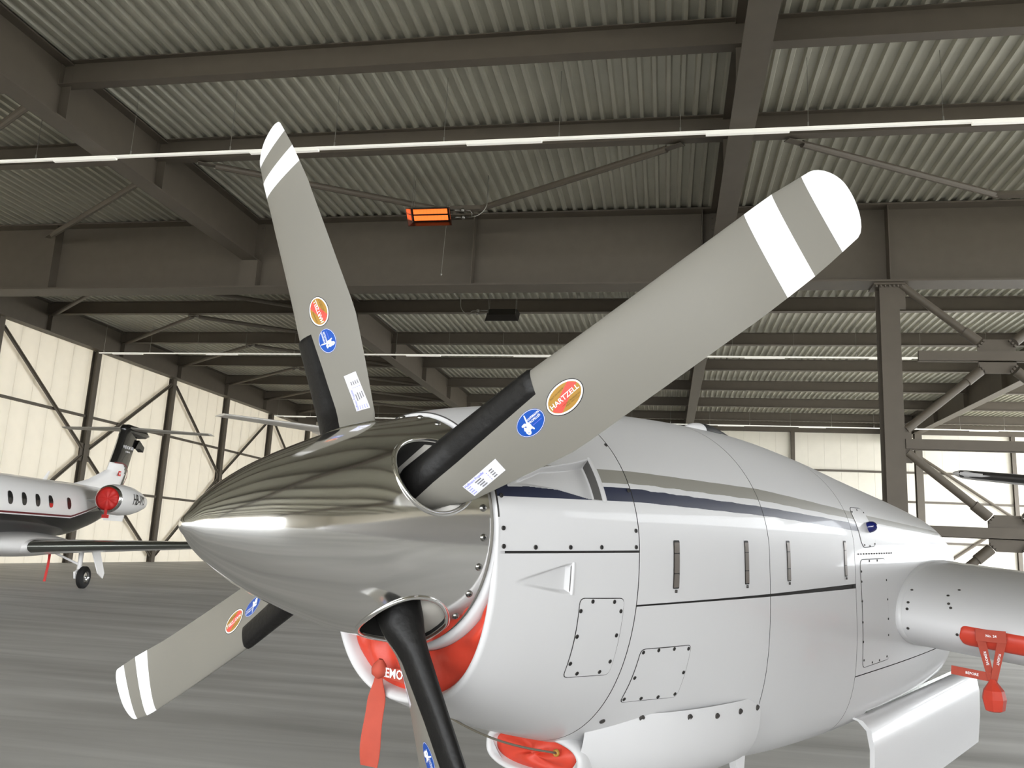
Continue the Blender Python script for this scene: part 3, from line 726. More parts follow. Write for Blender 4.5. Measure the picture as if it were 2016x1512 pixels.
for i in range(25):
    t = -1 + 2 * i / 24; x = t * .0415
    for sgn in (-1, 1):
        # line offset perpendicular, clipped by the ellipse
        px, py = x * math.cos(al) - sgn * .0095 * math.sin(al), x * math.sin(al) + sgn * .0095 * math.cos(al)
        e = math.hypot(px / .0424, py / .0247); 
        if e > 1: px, py = px / e, py / e
        P_.append((px, py))
for i in range(24): F_.append((2 * i, 2 * i + 2, 2 * i + 3, 2 * i + 1))
film(mb, P_, F_, *H0, .0010, 3)
tv_, tf_ = text_tris('HARTZELL', .0138, .012); tv_[:, 0] *= 1.2; film(mb, tv_, tf_, *H0, .0013, 1, math.radians(1))
tv_, tf_ = text_tris('BUILT ON HONOR', .0045); film(mb, tv_ + np.array([-.009, .0155]), tf_, *H0, .0013, 4, math.radians(4))
tv_, tf_ = text_tris('HARTZELL PROPELLER INC\nPIQUA, OHIO U.S.A.', .0042); film(mb, tv_ + np.array([.010, -.0138]), tf_, *H0, .0013, 4)
sub.append(part(mb, 'oval_sticker', [MT['sblack'], MT['swhite'], MT['gold'], MT['ored'], MT['olive']], False, None, b0))
mb = MB(); B0 = (.516, -.053)
film(mb, *ell(.0375, .0245), *B0, .0004, 0); film(mb, *ell(.0366, .0236), *B0, .0006, 1); film(mb, *ell(.0358, .0228), *B0, .0008, 0)
tv_, tf_ = text_tris('HOFFMANN\nPROPELLER', .0066, .012); film(mb, tv_ + np.array([.0135, .0045]), tf_, *B0, .0011, 1)
film(mb, [(.002, -.0072), (.028, -.0072), (.028, -.0062), (.002, -.0062)], [(0, 1, 2, 3)], *B0, .0011, 2)
def blob(pts): return pts, [tuple(range(len(pts)))]
for pl in ([(-.0085, .004), (-.006, .012), (-.0035, .0205), (-.0012, .0195), (-.0028, .010), (-.0042, .003)],
           [(-.0065, .003), (-.013, .0075), (-.0215, .0065), (-.022, .0035), (-.014, .001)],
           [(-.006, .001), (-.0015, -.005), (.0015, -.0135), (-.0015, -.0145), (-.0065, -.007)],
           [(-.007 + .0062 * math.cos(t), -.003 + .0075 * math.sin(t)) for t in np.linspace(0, 2 * PI, 15)[:-1]],
           [(-.0155 + .0062 * math.cos(t), -.0105 + .0072 * math.sin(t)) for t in np.linspace(0, 2 * PI, 17)[:-1]],
           [(-.0185, .0025), (-.0225, -.0045), (-.019, -.0085), (-.0125, -.004)]):
    film(mb, *blob(pl), *B0, .0011, 1)
film(mb, *blob([(-.019, -.0115), (-.0165, -.0135), (-.013, -.0125), (-.0165, -.0120)]), *B0, .0013, 0)
sub.append(part(mb, 'round_sticker', [MT['sblue'], MT['swhite'], MT['lblue']], False, None, b0))
mb = MB(); L0_ = (.3415, -.0765); hw, hh = .0545, .0155
P_ = [(x, y) for x in np.linspace(-hw, hw, 19) for y in np.linspace(-hh, hh, 7)]; F_ = [(i * 7 + j, i * 7 + 7 + j, i * 7 + 8 + j, i * 7 + j + 1) for i in range(18) for j in range(6)]
film(mb, P_, F_, *L0_, .0005, 0)
tv_, tf_ = text_tris('Hoffmann Propeller', .0078, .01); film(mb, tv_ + np.array([-.0215, .0105]), tf_, *L0_, .0009, 1)
for row in range(4):
    y = .0045 - row * .0052
    for q in range(4): film(mb, [(-.051 + q * .0028, y - .0008), (-.049 + q * .0028, y - .0008), (-.049 + q * .0028, y + .0008), (-.051 + q * .0028, y + .0008)], [(0, 1, 2, 3)], *L0_, .0009, 1)
    for x0_, x1_ in ((-.026 + .002 * row, -.004 + .003 * (row % 2)), (.012, .016), (.021, .034)):
        nb_ = int((x1_ - x0_) / .0022)
        for q in range(nb_):
            xx = x0_ + q * .0022 ; film(mb, [(xx, y - .0013), (xx + .0015, y - .0013), (xx + .0015, y + .0013), (xx, y + .0013)], [(0, 1, 2, 3)], *L0_, .0009, 2 if x0_ != .012 else 1)
sub.append(part(mb, 'data_label', [MT['label'], MT['lblue'], MT['sblack']], False, None, b0))
blades.append(b0)
B0W = ACL + np.array(b0.location)
for k in (1, 2, 3):                                   # the other three: turned about the shaft
    rotm = Matrix.Rotation(-k * PI / 2, 3, Vector(AX)) if False else Matrix.Rotation(k * PI / 2, 3, Vector(-AX))
    o = b0.copy(); COL.objects.link(o); o.parent = AC
    c_ = Vector((np.array(b0.location) + ACL - HUB).tolist()); c_ = rotm @ c_
    o.location = (np.array(c_) + HUB - ACL).tolist(); o.rotation_euler = rotm.to_euler()
    for ch in sub:
        d = ch.copy(); COL.objects.link(d); d.parent = o
    blades.append(o)
# ---- cowling details
fast_me = None
def fastener(s, u, par, r=.0055, sgn=1):
    global fast_me
    if fast_me is None:
        m_ = MB(); m_.lathe([(-.001, 1.0), (.0012, .95), (.0016, .8)], (0, 0, 0), (1, 0, 0), 14, 0); m_.lathe([(.0016, .8), (.0004, .68), (.0004, .0001)], (0, 0, 0), (1, 0, 0), 14, 1)
        V_ = np.array(m_.v); V_[:, 1:] *= .0055
        fast_me = bpy.data.meshes.new('fastener'); fast_me.from_pydata(V_.tolist(), [], m_.f); fast_me.materials.append(MT['fast']); fast_me.materials.append(MT['fastd']); fast_me.polygons.foreach_set('material_index', m_.m)
    p = nsu(s, u, .0012); n = nnrm(s, u)
    o = bpy.data.objects.new('fastener', fast_me); COL.objects.link(o); o.parent = par; o.location = (p - ACL - np.array(par.location)).tolist()
    o.rotation_euler = Vector((1, 0, 0)).rotation_difference(Vector(n)).to_euler(); o.scale = (1, r / .0055, r / .0055)
for s, u in [(.130, .078), (.128, .006), (.130, -.034), (.219, -.036), (.324, -.036), (.428, -.036), (.556, -.036), (.558, .005), (.560, .107), (.562, .228)]: fastener(s, u, nose_up)
def round_poly(cs, r=.02, n=5):
    out = []; N_ = len(cs); cs = [np.array(c, float) for c in cs]
    for i in range(N_):
        p0, p1, p2 = cs[i - 1], cs[i], cs[(i + 1) % N_]; a_ = p1 + unit(p0 - p1) * min(r, np.linalg.norm(p0 - p1) * .45); c_ = p1 + unit(p2 - p1) * min(r, np.linalg.norm(p2 - p1) * .45)
        for t in np.linspace(0, 1, n): out.append((1 - t) ** 2 * a_ + 2 * t * (1 - t) * p1 + t * t * c_)
    res = []
    for i in range(len(out)):                          # densify so the film follows the skin
        p, q = out[i], out[(i + 1) % len(out)]; k = max(1, int(np.linalg.norm(q - p) / .012))
        for j in range(k): res.append(p + (q - p) * j / k)
    return res
def skin_patch(poly, off, shrink, mi, mb):
    P_ = [np.array(p) for p in poly]; c = sum(P_) / len(P_); rs_ = [0, .3, .6, .85, 1.0]; n = len(P_)
    P_ = [p - unit(p - c) * shrink for p in P_]
    V_ = [nsu(c[0], c[1], off)]
    for q in rs_[1:]:
        for p in P_: z_ = c + (p - c) * q; V_.append(nsu(z_[0], z_[1], off))
    F_ = [(0, 1 + k, 1 + (k + 1) % n) for k in range(n)]
    for q in range(len(rs_) - 2):
        for k in range(n): a_ = 1 + q * n + k; b_ = 1 + q * n + (k + 1) % n; F_.append((a_, a_ + n, b_ + n, b_))
    mb.add(V_, F_, mi)
    return P_
def access_panel(corners, par, r=.016, gap=.0022, name='access_panel'):
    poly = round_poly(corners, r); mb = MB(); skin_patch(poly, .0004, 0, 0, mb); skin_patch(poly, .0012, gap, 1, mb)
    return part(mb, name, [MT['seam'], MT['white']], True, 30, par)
access_panel([(.364, -.154), (.521, -.160), (.530, -.352), (.374, -.345)], nose_lo)
for s, u in [(.408, -.164), (.484, -.168), (.372, -.185), (.512, -.192), (.376, -.245), (.512, -.251), (.381, -.31), (.516, -.316), (.416, -.337), (.492, -.340)]: fastener(s, u, nose_lo)
access_panel([(.620, -.294), (.824, -.297), (.824, -.441), (.622, -.436)], low_ab)
for s, u in [(.632, -.303), (.690, -.302), (.752, -.303), (.812, -.307), (.815, -.371), (.812, -.430), (.752, -.432), (.692, -.430), (.632, -.426), (.632, -.369)]: fastener(s, u, low_ab)
access_panel([(1.990, -.086), (2.290, -.086), (2.305, -.478), (2.000, -.482)], aft_up, .03, .003)
for s, u in [(2.0, -.131), (1.998, -.168), (1.996, -.239), (1.996, -.315), (2.0, -.386), (2.012, -.453), (2.104, -.470), (2.184, -.470), (2.27, -.464), (2.285, -.172), (2.288, -.247), (2.288, -.322), (2.286, -.384), (2.092, -.094), (2.184, -.094)]: fastener(s, u, aft_up, .0045)
access_panel([(2.0, .108), (2.17, .108), (2.19, -.040), (2.02, -.046)], aft_up, .04, .003)
for s, u in [(2.02, .09), (2.09, .098), (2.16, .09), (2.05, -.034), (2.11, -.038), (2.17, -.03)]: fastener(s, u, aft_up, .0035)
for k in range(14): fastener(1.975 + k * .03, -.067, aft_up, .003)
mb = MB(); pw = nsu(2.144, .033); nw = nnrm(2.144, .033); mb.lathe([(-.01, .022), (.012, .0215), (.025, .017), (.032, .009), (.034, .0005)], pw, nw, 20); part(mb, 'navigation_light', MT['navyball'], True, None, aft_up)
# lips behind the recessed inlets
for s, ul, uh, t_ in ((.4545, .074, .185, .012), (.335, -.146, -.071, .007)):
    mb = MB(); us = np.linspace(ul, uh, 14)
    rings = [[nsu(s - .002, u, -.004) for u in us], [nsu(s - .003, u, .0025) for u in us], [nsu(s + t_ * .3, u, .004) for u in us], [nsu(s + t_, u, .0004) for u in us]]
    mb.loft(rings, False); part(mb, 'inlet_lip', MT['white'], True, None, nose_up if s > .4 else nose_lo)
    mb = MB(); rings = [[nsu(s - .0026, u, -.002) for u in us], [nsu(s - .0026, u, -.03) for u in us]]; mb.loft(rings, False); part(mb, 'inlet_throat', MT['greyd'], False, None, nose_up if s > .4 else nose_lo)  # grey sheet closes the throat, the open duct's shade put into its colour
mb = MB(); rings = []
for q in np.linspace(0, 1, 12):
    w_ = .05 * math.sin(PI * min(1, q * 1.6 + .08) / 2) if q < .6 else .05; h_ = .026 * math.sin(PI * (.04 + .92 * q)) ** .6; s_ = 1.36 + .24 * q
    rings.append([W(s_, .055 + w_ * math.cos(t), nac(s_, th_of(s_, .3))[2] * 0 + sec(s_)[1] + sec(s_)[2] - .012 + h_ * math.sin(t) * 1.3) for t in np.linspace(0, PI, 13)])
mb.loft(rings, False); 
for i in range(len(mb.m)): mb.m[i] = 1 if i // 12 >= 4 else 0
part(mb, 'top_vent', [MT['white'], MT['fastd']], True, 40, door_bc)
# draw latches
for (s, par, hw) in ((.727, door_ab, .0140), (1.082, door_ab, .0125), (1.354, door_bc, .0135), (1.842, door_bc, .0135)):
    mb = MB(); skin_patch(round_poly([(s - hw, -.018), (s + hw, -.018), (s + hw, -.145), (s - hw, -.145)], .004, 3), .0006, 0, 0, mb); part(mb, 'latch_slot', MT['fastd'], False, None, par)
    for ua, ub, m_ in ((-.024, -.051, 'latch'), (-.054, -.104, 'latch'), (-.107, -.141, 'latch')):
        mb = MB(); skin_patch(round_poly([(s - hw * .8, ua), (s + hw * .8, ua), (s + hw * .8, ub), (s - hw * .8, ub)], .003, 3), .0022, 0, 0, mb)
        skin_patch(round_poly([(s - hw * .8, ua), (s + hw * .8, ua), (s + hw * .8, ub), (s - hw * .8, ub)], .003, 3), .0008, -.0005, 0, mb); part(mb, 'latch_lever', MT[m_], False, None, par)
    mb = MB(); p = nsu(s, -.147, .001); n = nnrm(s, -.147); d = unit(nsu(s, -.16) - nsu(s, -.14)); mb.tube([p, p + d * .008], .004, 8); part(mb, 'latch_pin', MT['fast'], True, None, par)
# ---- oil cooler fairing under the nacelle
FS = [.600, .66, .74, .85, 1.0, 1.15, 1.235]; FW = [.170, .215, .265, .315, .355, .374, .376]; FB = [.190, .214, .232, .246, .25, .25, .249]; FU = -.482
def fair(s, off=0):
    w_, b_ = herm(s, FS, FW) + off, herm(s, FS, FB) + off; n = interp(s, FS, [2.3, 2.4, 2.5, 2.6, 2.8, 3, 3])
    return [W(s, w_ * math.copysign(abs(math.sin(t)) ** (2 / n), math.sin(t)), FU - b_ * abs(math.cos(t)) ** (2 / n)) for t in np.linspace(-PI / 2, PI / 2, 61)]
mb = MB(); mb.loft([fair(s) for s in np.linspace(.606, 1.235, 30)], False); mb.loft([fair(1.235), fair(1.236, -.01)], False); part(mb, 'oil_cooler_fairing', MT['white'], True, 40)
def mouth(s, inset):                                   # closed outline of the oil cooler mouth
    return [W(s, (.170 - inset) * math.copysign(abs(math.sin(t)) ** .8, math.sin(t)), -.605 + (.063 - inset * .9) * math.copysign(abs(math.cos(t)) ** .75, math.cos(t))) for t in np.linspace(0, 2 * PI, 65)[:-1]]
mb = MB(); mb.loft([mouth(.66, .001), mouth(.618, -.003), mouth(.603, -.001), mouth(.594, .006), mouth(.594, .013), mouth(.602, .019), mouth(.65, .022)], True); part(mb, 'oil_cooler_lip', MT['white'], True)
for s, u in [(.888, -.502), (.996, -.511), (1.108, -.512), (1.212, -.515), (.616, -.488), (.74, -.492)]:
    p = None
    w_ = herm(s, FS, FW); n_ = interp(s, FS, [2.3, 2.4, 2.5, 2.6, 2.8, 3, 3]); b_ = herm(s, FS, FB)
    v_ = max(nac(s, th_of(s, u))[1], w_ * (1 - min(1, abs(u - FU) / b_) ** n_) ** (1 / n_))
    mb = MB(); pw = W(s, v_ + .001, u); nw = nnrm(s, u); mb.lathe([(-.004, .0085), (.002, .0082), (.0025, .006), (.0012, .005), (.0012, .0001)], pw, nw, 16); part(mb, 'fastener', MT['fast'])
# drain tab under the belly
mb = MB(); p = W(1.37, .22, -.70)
mb.loft([[p + AX * a_ + UP * u_ + SD * v_ for a_, u_ in ((-.03, .02), (.06, .02), (.035, -.075), (.0, -.085))] for v_ in (-.012, .012)], True, True, True); part(mb, 'drain_tab', MT['white'])
# ---- wing between nacelle and cabin
def wing_sec(v, n=40):
    le_s = 2.385 + .02 * (v - .42); le_u = -.325 - .10 * (v - .42); c = 2.1; out = []
    for side in (1, -1):
        qs = (1 - np.cos(np.linspace(0, PI, n))) / 2
        qs = qs if side > 0 else qs[::-1][1:-1]
        for q in qs:
            th = 5 * .185 * c * (.2969 * math.sqrt(q) - .126 * q - .3516 * q * q + .2843 * q ** 3 - .1036 * q ** 4)
            out.append(W(le_s + c * q, v, le_u + .05 * math.sin(PI * q ** .7) * .6 + side * th * (.97 if side > 0 else .9)))
    return out
mb = MB(); mb.loft([wing_sec(v) for v in np.linspace(.30, 2.6, 14)], True, True, True); wing = part(mb, 'wing', MT['white'], True, 60)
mb = MB(); wr = wing_sec(.462); wr2 = wing_sec(.456)
def out_of(r_, c_, e): return [p + unit(p - c_) * e for p in r_]
mb2 = MB(); cw = sum(wr) / len(wr); mb2.loft([out_of(wing_sec(.430), cw, .0), out_of(wing_sec(.433), cw, .0035), out_of(wing_sec(.452), cw, .0035), out_of(wing_sec(.455), cw, .0)], True)
part(mb2, 'wing_root_seal', MT['white'], True, 60, wing)
def wing_pt(v, x, side, off=0.):
    n = 40; le_s = 2.385 + .02 * (v - .42); le_u = -.325 - .10 * (v - .42); c = 2.1; q = max(0, x) / c
    def f(q): 
        th = 5 * .185 * c * (.2969 * math.sqrt(max(q, 0)) - .126 * q - .3516 * q * q + .2843 * q ** 3 - .1036 * q ** 4)
        return np.array([le_s + c * q, le_u + .05 * math.sin(PI * max(q, 1e-9) ** .7) * .6 + side * th * (.97 if side > 0 else .9)])
    a_ = f(q); d = f(q + .0005) - a_; nn = np.array([-d[1], d[0]]); nn = nn / np.linalg.norm(nn); nn = nn if nn[1] * side > 0 else -nn
    a_ = a_ + nn * off; return W(a_[0], v, a_[1])
for v, x, sd in ((.475, .012, 1), (.475, .010, -1), (.475, .09, 1), (.475, .03, 1), (.62, .05, 1), (.63, .035, 1), (.64, .14, 1), (.61, .09, 1), (.655, .004, -1)):
    mb = MB(); p = wing_pt(v, x, sd); q = wing_pt(v, x, sd, .01); mb.lathe([(-.002, .006), (.0015, .0055), (.0016, .0001)], p, q - p, 12); part(mb, 'fastener', MT['fast'], False, None, wing)
# main gear door, leg and wheel
mb = MB(); cs = [(.345, -.675), (.385, -.685), (.415, -.715), (.425, -.78), (.42, -.9), (.405, -1.03)]; rings = []
for s in np.linspace(2.09, 3.72, 16):
    e = smooth01((s - 2.09) / .08); cut = 0
    outer = [W(s, v_, u_ + (.02 * (1 - e) if i > 3 else 0)) for i, (v_, u_) in enumerate(cs)]; inner = [W(s, v_ - .018, u_ - .004) for v_, u_ in cs[::-1]]; rings.append(outer + inner)
mb.loft(rings, True, True, True); gd = part(mb, 'gear_door', MT['white'], True, 45)
mb = MB(); rings = []
for s in np.linspace(2.2, 3.6, 8): rings.append([W(s, .345, -.668), W(s, .358, -.662), W(s, .366, -.672), W(s, .35, -.682)])
mb.loft(rings, True, True, True); part(mb, 'door_hinge', MT['greym'], False, None, gd)
mb = MB(); p = W(3.6, 0, -.55); q = W(3.6, 0, -1.32); mb.tube([p, q], .05, 12); mb.tube([W(3.6, -.1, -1.35), W(3.6, .1, -1.35)], .03, 10); part(mb, 'gear_leg', MT['white'], True, 40)
wc = W(3.6, 0, 0); wc[2] = .30
mb = MB(); mb.lathe([(-.09, .15), (-.1, .2), (-.085, .27), (-.05, .3), (.05, .3), (.085, .27), (.1, .2), (.09, .15)], wc, SD, 32); mb.lathe([(-.09, .15), (-.06, .1), (-.06, .0001)], wc, SD, 24, 1); mb.lathe([(.09, .15), (.06, .1), (.06, .0001)], wc, SD, 24, 1); part(mb, 'main_wheel', [MT['tyre'], MT['greyp']], True, 40)
# cabin and tail
FV = 2.95
def fus(s):
    r = interp(s, [-.9, -.7, -.2, .6, 1.8, 6, 8, 11], [.03, .22, .42, .60, .76, .76, .55, .12]); z = interp(s, [-.9, .6, 6, 11], [-.1, .0, .05, .5])
    return [W(s, FV + r * math.sin(t), z + r * (1.0 if math.cos(t) > 0 else 1.0) * math.cos(t)) for t in np.linspace(0, 2 * PI, 41)[:-1]]
mb = MB(); mb.loft([fus(s) for s in (-.9, -.8, -.7, -.45, -.2, .2, .6, 1.2, 1.8, 3, 4.5, 6, 7, 8, 9, 10, 11)], True, True, True); part(mb, 'fuselage', MT['white'], True, 60)
def foil(c, d_ch, d_th, chord, thick, n=14):
    out = []
    for side in (1, -1):
        qs = (1 - np.cos(np.linspace(0, PI, n))) / 2; qs = qs if side > 0 else qs[::-1][1:-1]
        for q in qs: out.append(np.array(c) + d_ch * q * chord + d_th * side * 5 * thick * chord * (.2969 * math.sqrt(q) - .126 * q - .3516 * q * q + .2843 * q ** 3 - .1015 * q ** 4))
    return out
tip = np.array([9.7, -1.08, .735])
def tail_at(d, sw=.06, dih=-.125): v = tip[1] + d; return W(tip[0] - d * sw, v, tip[2] + dih * d)
mb = MB(); rings = []
for d, ch, th in ((0, .3, .06), (.03, .55, .11), (.08, .74, .13), (.16, .84, .13), (1.0, 1.0, .13), (2.2, 1.2, .12), (4.0, 1.45, .12)):
    rings.append(foil(tail_at(d) - AX * (ch - .84) * .25, AX, UP, ch, th))
mb.loft(rings, True, True, True); tp = part(mb, 'tailplane', MT['white'], True, 50)
mb = MB(); rings = []
for d in np.linspace(.10, 3.6, 10):
    ch = interp(d, [0, .16, 1, 2.2, 4], [.6, .84, 1, 1.2, 1.45]); th = .13; c = tail_at(d) - AX * (ch - .84) * .25; row = []
    for side in (1, -1):
        qs = np.linspace(.09, 0, 7) if side > 0 else np.linspace(0, .07, 7)[1:]
        for q in qs: row.append(c - AX * .004 + AX * q * ch + UP * side * (.004 + 5 * th * ch * (.2969 * math.sqrt(q) - .126 * q - .3516 * q * q)))
    rings.append(row)
mb.loft(rings, False); part(mb, 'tail_deice_boot', MT['boot'], True, 60, tp)
mb = MB(); mb.loft([foil(W(9.0, FV, .3), AX, SD, 1.9, .1), foil(W(9.6, FV, 1.2), AX, SD, 1.5, .1), foil(W(10.4, FV, 2.4), AX, SD, 1.0, .1)], True, True, True); part(mb, 'fin', MT['white'], True, 50)

# ================================================================== covers and streamers
def cloth_text(s, size, org, dx, dy, n, mb, mi, off=.0015):
    v_, f_ = text_tris(s, size, .02); mb.add([np.array(org) + dx * a_ + dy * b_ + n * off for a_, b_ in v_], f_, mi)
# chin intake cover
cov = tag(empty('intake_cover', W(.14, 0, -.36)), 'red padded cover plugging the chin air intake below the spinner', 'cover', 'red aircraft covers')
def cpart(mb, par, name, m, smooth=True, auto=None):
    L_ = np.array(par.location); mb.v = [tuple(np.array(p) - L_) for p in mb.v]; return build(mb, name, m, par, smooth, auto=auto)
mb = MB(); rings = []
ths = np.linspace(math.radians(100), math.radians(260), 70)
for f_ in np.linspace(0, 1, 16):
    row = []
    for t in ths:
        ro = R_at(t) - .021; ri = min(.2905, ro - .002); r_ = ri + (ro - ri) * f_
        e = 4 * f_ * (1 - f_); s_ = .147 - .012 * e - .008 * math.sin(t * 9) * e - .006 * math.sin(t * 23 + 5 * f_) * e
        row.append(W(s_, math.sin(t) * r_, math.cos(t) * r_))
    rings.append(row)
mb.loft(rings, False); cpart(mb, cov, 'cover_body', MT['red'])
mb = MB(); c = W(.095, -.055, -.325)
for a_, b_ in (((-.055, -.325), (-.005, -.315)),):
    P_ = [W(.100, x, y) for x, y in ((-.062, -.335), (.05, -.322), (.05, -.362), (-.06, -.352))]; mb.add(P_ + [p + AX * .004 for p in P_], [(0, 1, 2, 3), (7, 6, 5, 4), (0, 4, 5, 1), (1, 5, 6, 2), (2, 6, 7, 3), (3, 7, 4, 0)], 0)
cloth_text('REMOVE', .03, W(.099, -.008, -.342), SD, UP, -AX, mb, 1); cpart(mb, cov, 'ribbon', [MT['redc'], MT['swhite']], False)
mb = MB(); mb.lathe([(-.022, .004), (-.012, .017), (0, .019), (.012, .015), (.024, .005)], W(.092, -.062, -.335), UP + SD * .2, 14); cpart(mb, cov, 'knot', MT['redc'])
mb = MB(); rings = []
for i, t in enumerate(np.linspace(0, 1, 22)):
    u_ = -.345 - .215 * t; cx_ = -.064 - .022 * t; w_ = .008 + .017 * smooth01(t * 3.2); tw = .5 * math.sin(t * 3.0); 
    rings.append([W(.092 + q * w_ * math.sin(tw) + .004 * math.sin(7 * t + q), cx_ + q * w_ * math.cos(tw), u_ - (.012 * (1 - abs(q)) if False else 0)) for q in np.linspace(-1, 1, 7)])
rb = [[p + AX * .0015 for p in r_] for r_ in rings]
mb.loft(rings, False); mb.loft([r_[::-1] for r_ in rb], False); cpart(mb, cov, 'streamer', MT['redc'])
mb = MB(); rings = []
for i, t in enumerate(np.linspace(0, 1, 18)):
    u_ = -.345 - .205 * t; cx_ = -.066 - .03 * t; w_ = .008 + .012 * smooth01(t * 3)
    rings.append([W(.100 + .008 * t, cx_ + q * w_, u_ + q * .006) for q in np.linspace(-1, 1, 5)])
mb.loft(rings, False); cpart(mb, cov, 'streamer', MT['redc'])
mb = MB(); c = W(.113, .062, -.325); mb.obox(c, SD, UP, AX, .016, .014, .002, 0)
for q in range(3): mb.obox(c - AX * .0025 + UP * (q - 1) * .008, SD, UP, AX, .011, .0016, .0006, 1)
cpart(mb, cov, 'sewn_label', [MT['sblack'], MT['redc']], False)
# oil cooler cover
cov2 = tag(empty('intake_cover', W(.62, 0, -.605)), 'red padded cover in the oil cooler inlet under the nacelle', 'cover', 'red aircraft covers')
mb = MB(); rings = []
for f_ in np.linspace(.03, 1, 12):
    e = 1 - f_ ** 4; ring = mouth(.625, .019); c = W(.625, 0, -.605)
    rings.append([c + (p - c) * f_ - AX * (.016 * e + .006 * math.sin(k * .35 + 4 * f_) * e) for k, p in enumerate(ring)])
mb.loft(rings, True, True, False); cpart(mb, cov2, 'cover_body', MT['red'])
g_ = W(.598, .085, -.588); mb = MB(); mb.lathe([(-.002, .004), (-.005, .007), (-.002, .0095), (.003, .010)], g_, AX, 14); cpart(mb, cov2, 'grommet', MT['gold'])
mb = MB(); e_ = W(.128, .045, -.392); pts = [g_ + (e_ - g_) * t + np.array([0, 0, -.02 * math.sin(PI * t)]) - AX * .012 * math.sin(PI * t) for t in np.linspace(0, 1, 20)]
mb.tube(pts, .0028, 7); cpart(mb, cov2, 'cord', MT['cord'])
# wing inlet cover with hanging straps
cov3 = tag(empty('inlet_cover', wing_pt(.85, .02, -1)), 'red cover over the wing leading edge inlet with hanging straps', 'cover', 'red aircraft covers')
mb = MB(); rings = []
vs_ = np.concatenate([np.linspace(.665, .705, 8), np.linspace(.72, 1.6, 20)])
for v in vs_:
    e = min(1., (v - .6649) / .03); k = max(0, 1 - (1 - e) ** 3) ** (1 / 3); q0, q1 = .07 - .115 * k, .07 + .115 * k
    rings.append([wing_pt(v, q * q, 1 if q < 0 else -1, o_) for q, o_ in zip(np.linspace(q0, q1, 10), [.001, .007, .009, .009, .009, .009, .009, .009, .007, .001])])
mb.loft(rings, False); cpart(mb, cov3, 'cover_body', MT['red'])
def strap(pts, ws, n, name, txt=None):
    mb = MB(); rings = []; pts = [np.array(p) for p in pts]
    for i, p in enumerate(pts):
        t = unit(pts[min(i + 1, len(pts) - 1)] - pts[max(i - 1, 0)]); sd = unit(np.cross(t, n)); rings.append([p - sd * ws[i], p - sd * ws[i] - n * .002, p + sd * ws[i] - n * .002, p + sd * ws[i]])
    mb.loft(rings, True, True, True)
    if txt:
        a_, b_ = pts[0], pts[-1]; d = unit(b_ - a_); n_ = n; cloth_text(txt, txt_size, (a_ + b_) / 2, d, unit(np.cross(n_, d)), n_, mb, 1, .003)
    cpart(mb, cov3, name, [MT['redc'], MT['swhite']], False)
txt_size = .013
V0 = .775
def Q(s, u, v=V0): return W(s, v, u)
nF = unit(-AX * .85 + SD * .5)
kn = Q(2.36, -.520)
strap([Q(2.37, -.365) - SD * .035, kn - SD * .004], [.016, .012], nF, 'strap', 'REMOVE'); strap([Q(2.37, -.365) + SD * .040, kn + SD * .004], [.016, .012], nF, 'strap', 'FLIGHT')
strap([Q(2.36, -.36) - SD * .048, Q(2.36, -.36) + SD * .054], [.022, .022], nF, 'strap', 'No. 24')
strap([kn - SD * .14 + UP * .022, kn + UP * .01], [.016, .016], nF, 'strap', 'BEFORE')
mb = MB(); mb.lathe([(-.055, .022), (-.05, .034), (-.01, .042), (.02, .036), (.045, .018), (.06, .01)], kn - UP * .055, UP, 7); cpart(mb, cov3, 'weighted_pouch', MT['red'], False)

# ================================================================== BUSINESS JET at left
JH = math.radians(100.668); JS = 1.0249
JET = tag(empty('business_jet', (-17.2649, 20.9158, 0), 0), 'white and black business jet with T-tail parked by the left wall', 'aircraft')
_ax = np.array([math.cos(JH), math.sin(JH), 0]); _pt = np.array([math.sin(JH), -math.cos(JH), 0])
def J(x, y, z): return (_ax * (x - 9.0) + _pt * y) * JS + np.array([0, 0, z * JS])
def jpart(mb, name, m, smooth=True, auto=None, par=None):
    par = par or JET
    if par is not JET: mb.v = [tuple(np.array(p) - np.array(par.location)) for p in mb.v]
    return build(mb, name, m, par, smooth, auto=auto)
FX = [.0, .15, .5, 1.2, 2.2, 3.4, 4.5, 8.8, 10.0, 11.2, 12.4, 13.4, 14.0]
FR = [.03, .16, .33, .52, .68, .78, .80, .80, .77, .66, .48, .28, .14]; FZ = [1.65, 1.66, 1.70, 1.78, 1.92, 2.02, 2.05, 2.05, 2.09, 2.2, 2.36, 2.52, 2.6]
def jf(x, t, off=0.):
    r = herm(x, FX, FR) + off; z = herm(x, FX, FZ); return J(x, r * math.sin(t), z + r * math.cos(t))
def jz_t(x, z): r = herm(x, FX, FR); return math.acos(max(-1, min(1, (z - herm(x, FX, FZ)) / r)))
mb = MB(); xs_ = np.concatenate([np.linspace(0, 1.2, 8), np.linspace(1.5, 14, 44)]); NJ = 96
mb.loft([[jf(x, 2 * PI * k / NJ) for k in range(NJ)] for x in xs_], True, True, True)
cnt = 0
for i in range(len(xs_) - 1):
    for k in range(NJ):
        x = (xs_[i] + xs_[i + 1]) / 2; r = herm(x, FX, FR); z = herm(x, FX, FZ) + r * math.cos(2 * PI * (k + .5) / NJ)
        up_ = 1.86 if x < 9.4 else 1.86 + (x - 9.4) * .22
        if x > 5.4 and z < up_ and z > (1.28 if x < 11.6 else 0) : mb.m[cnt] = 1
        cnt += 1
jfus = jpart(mb, 'fuselage', [MT['jetwhite'], MT['jetblack']])
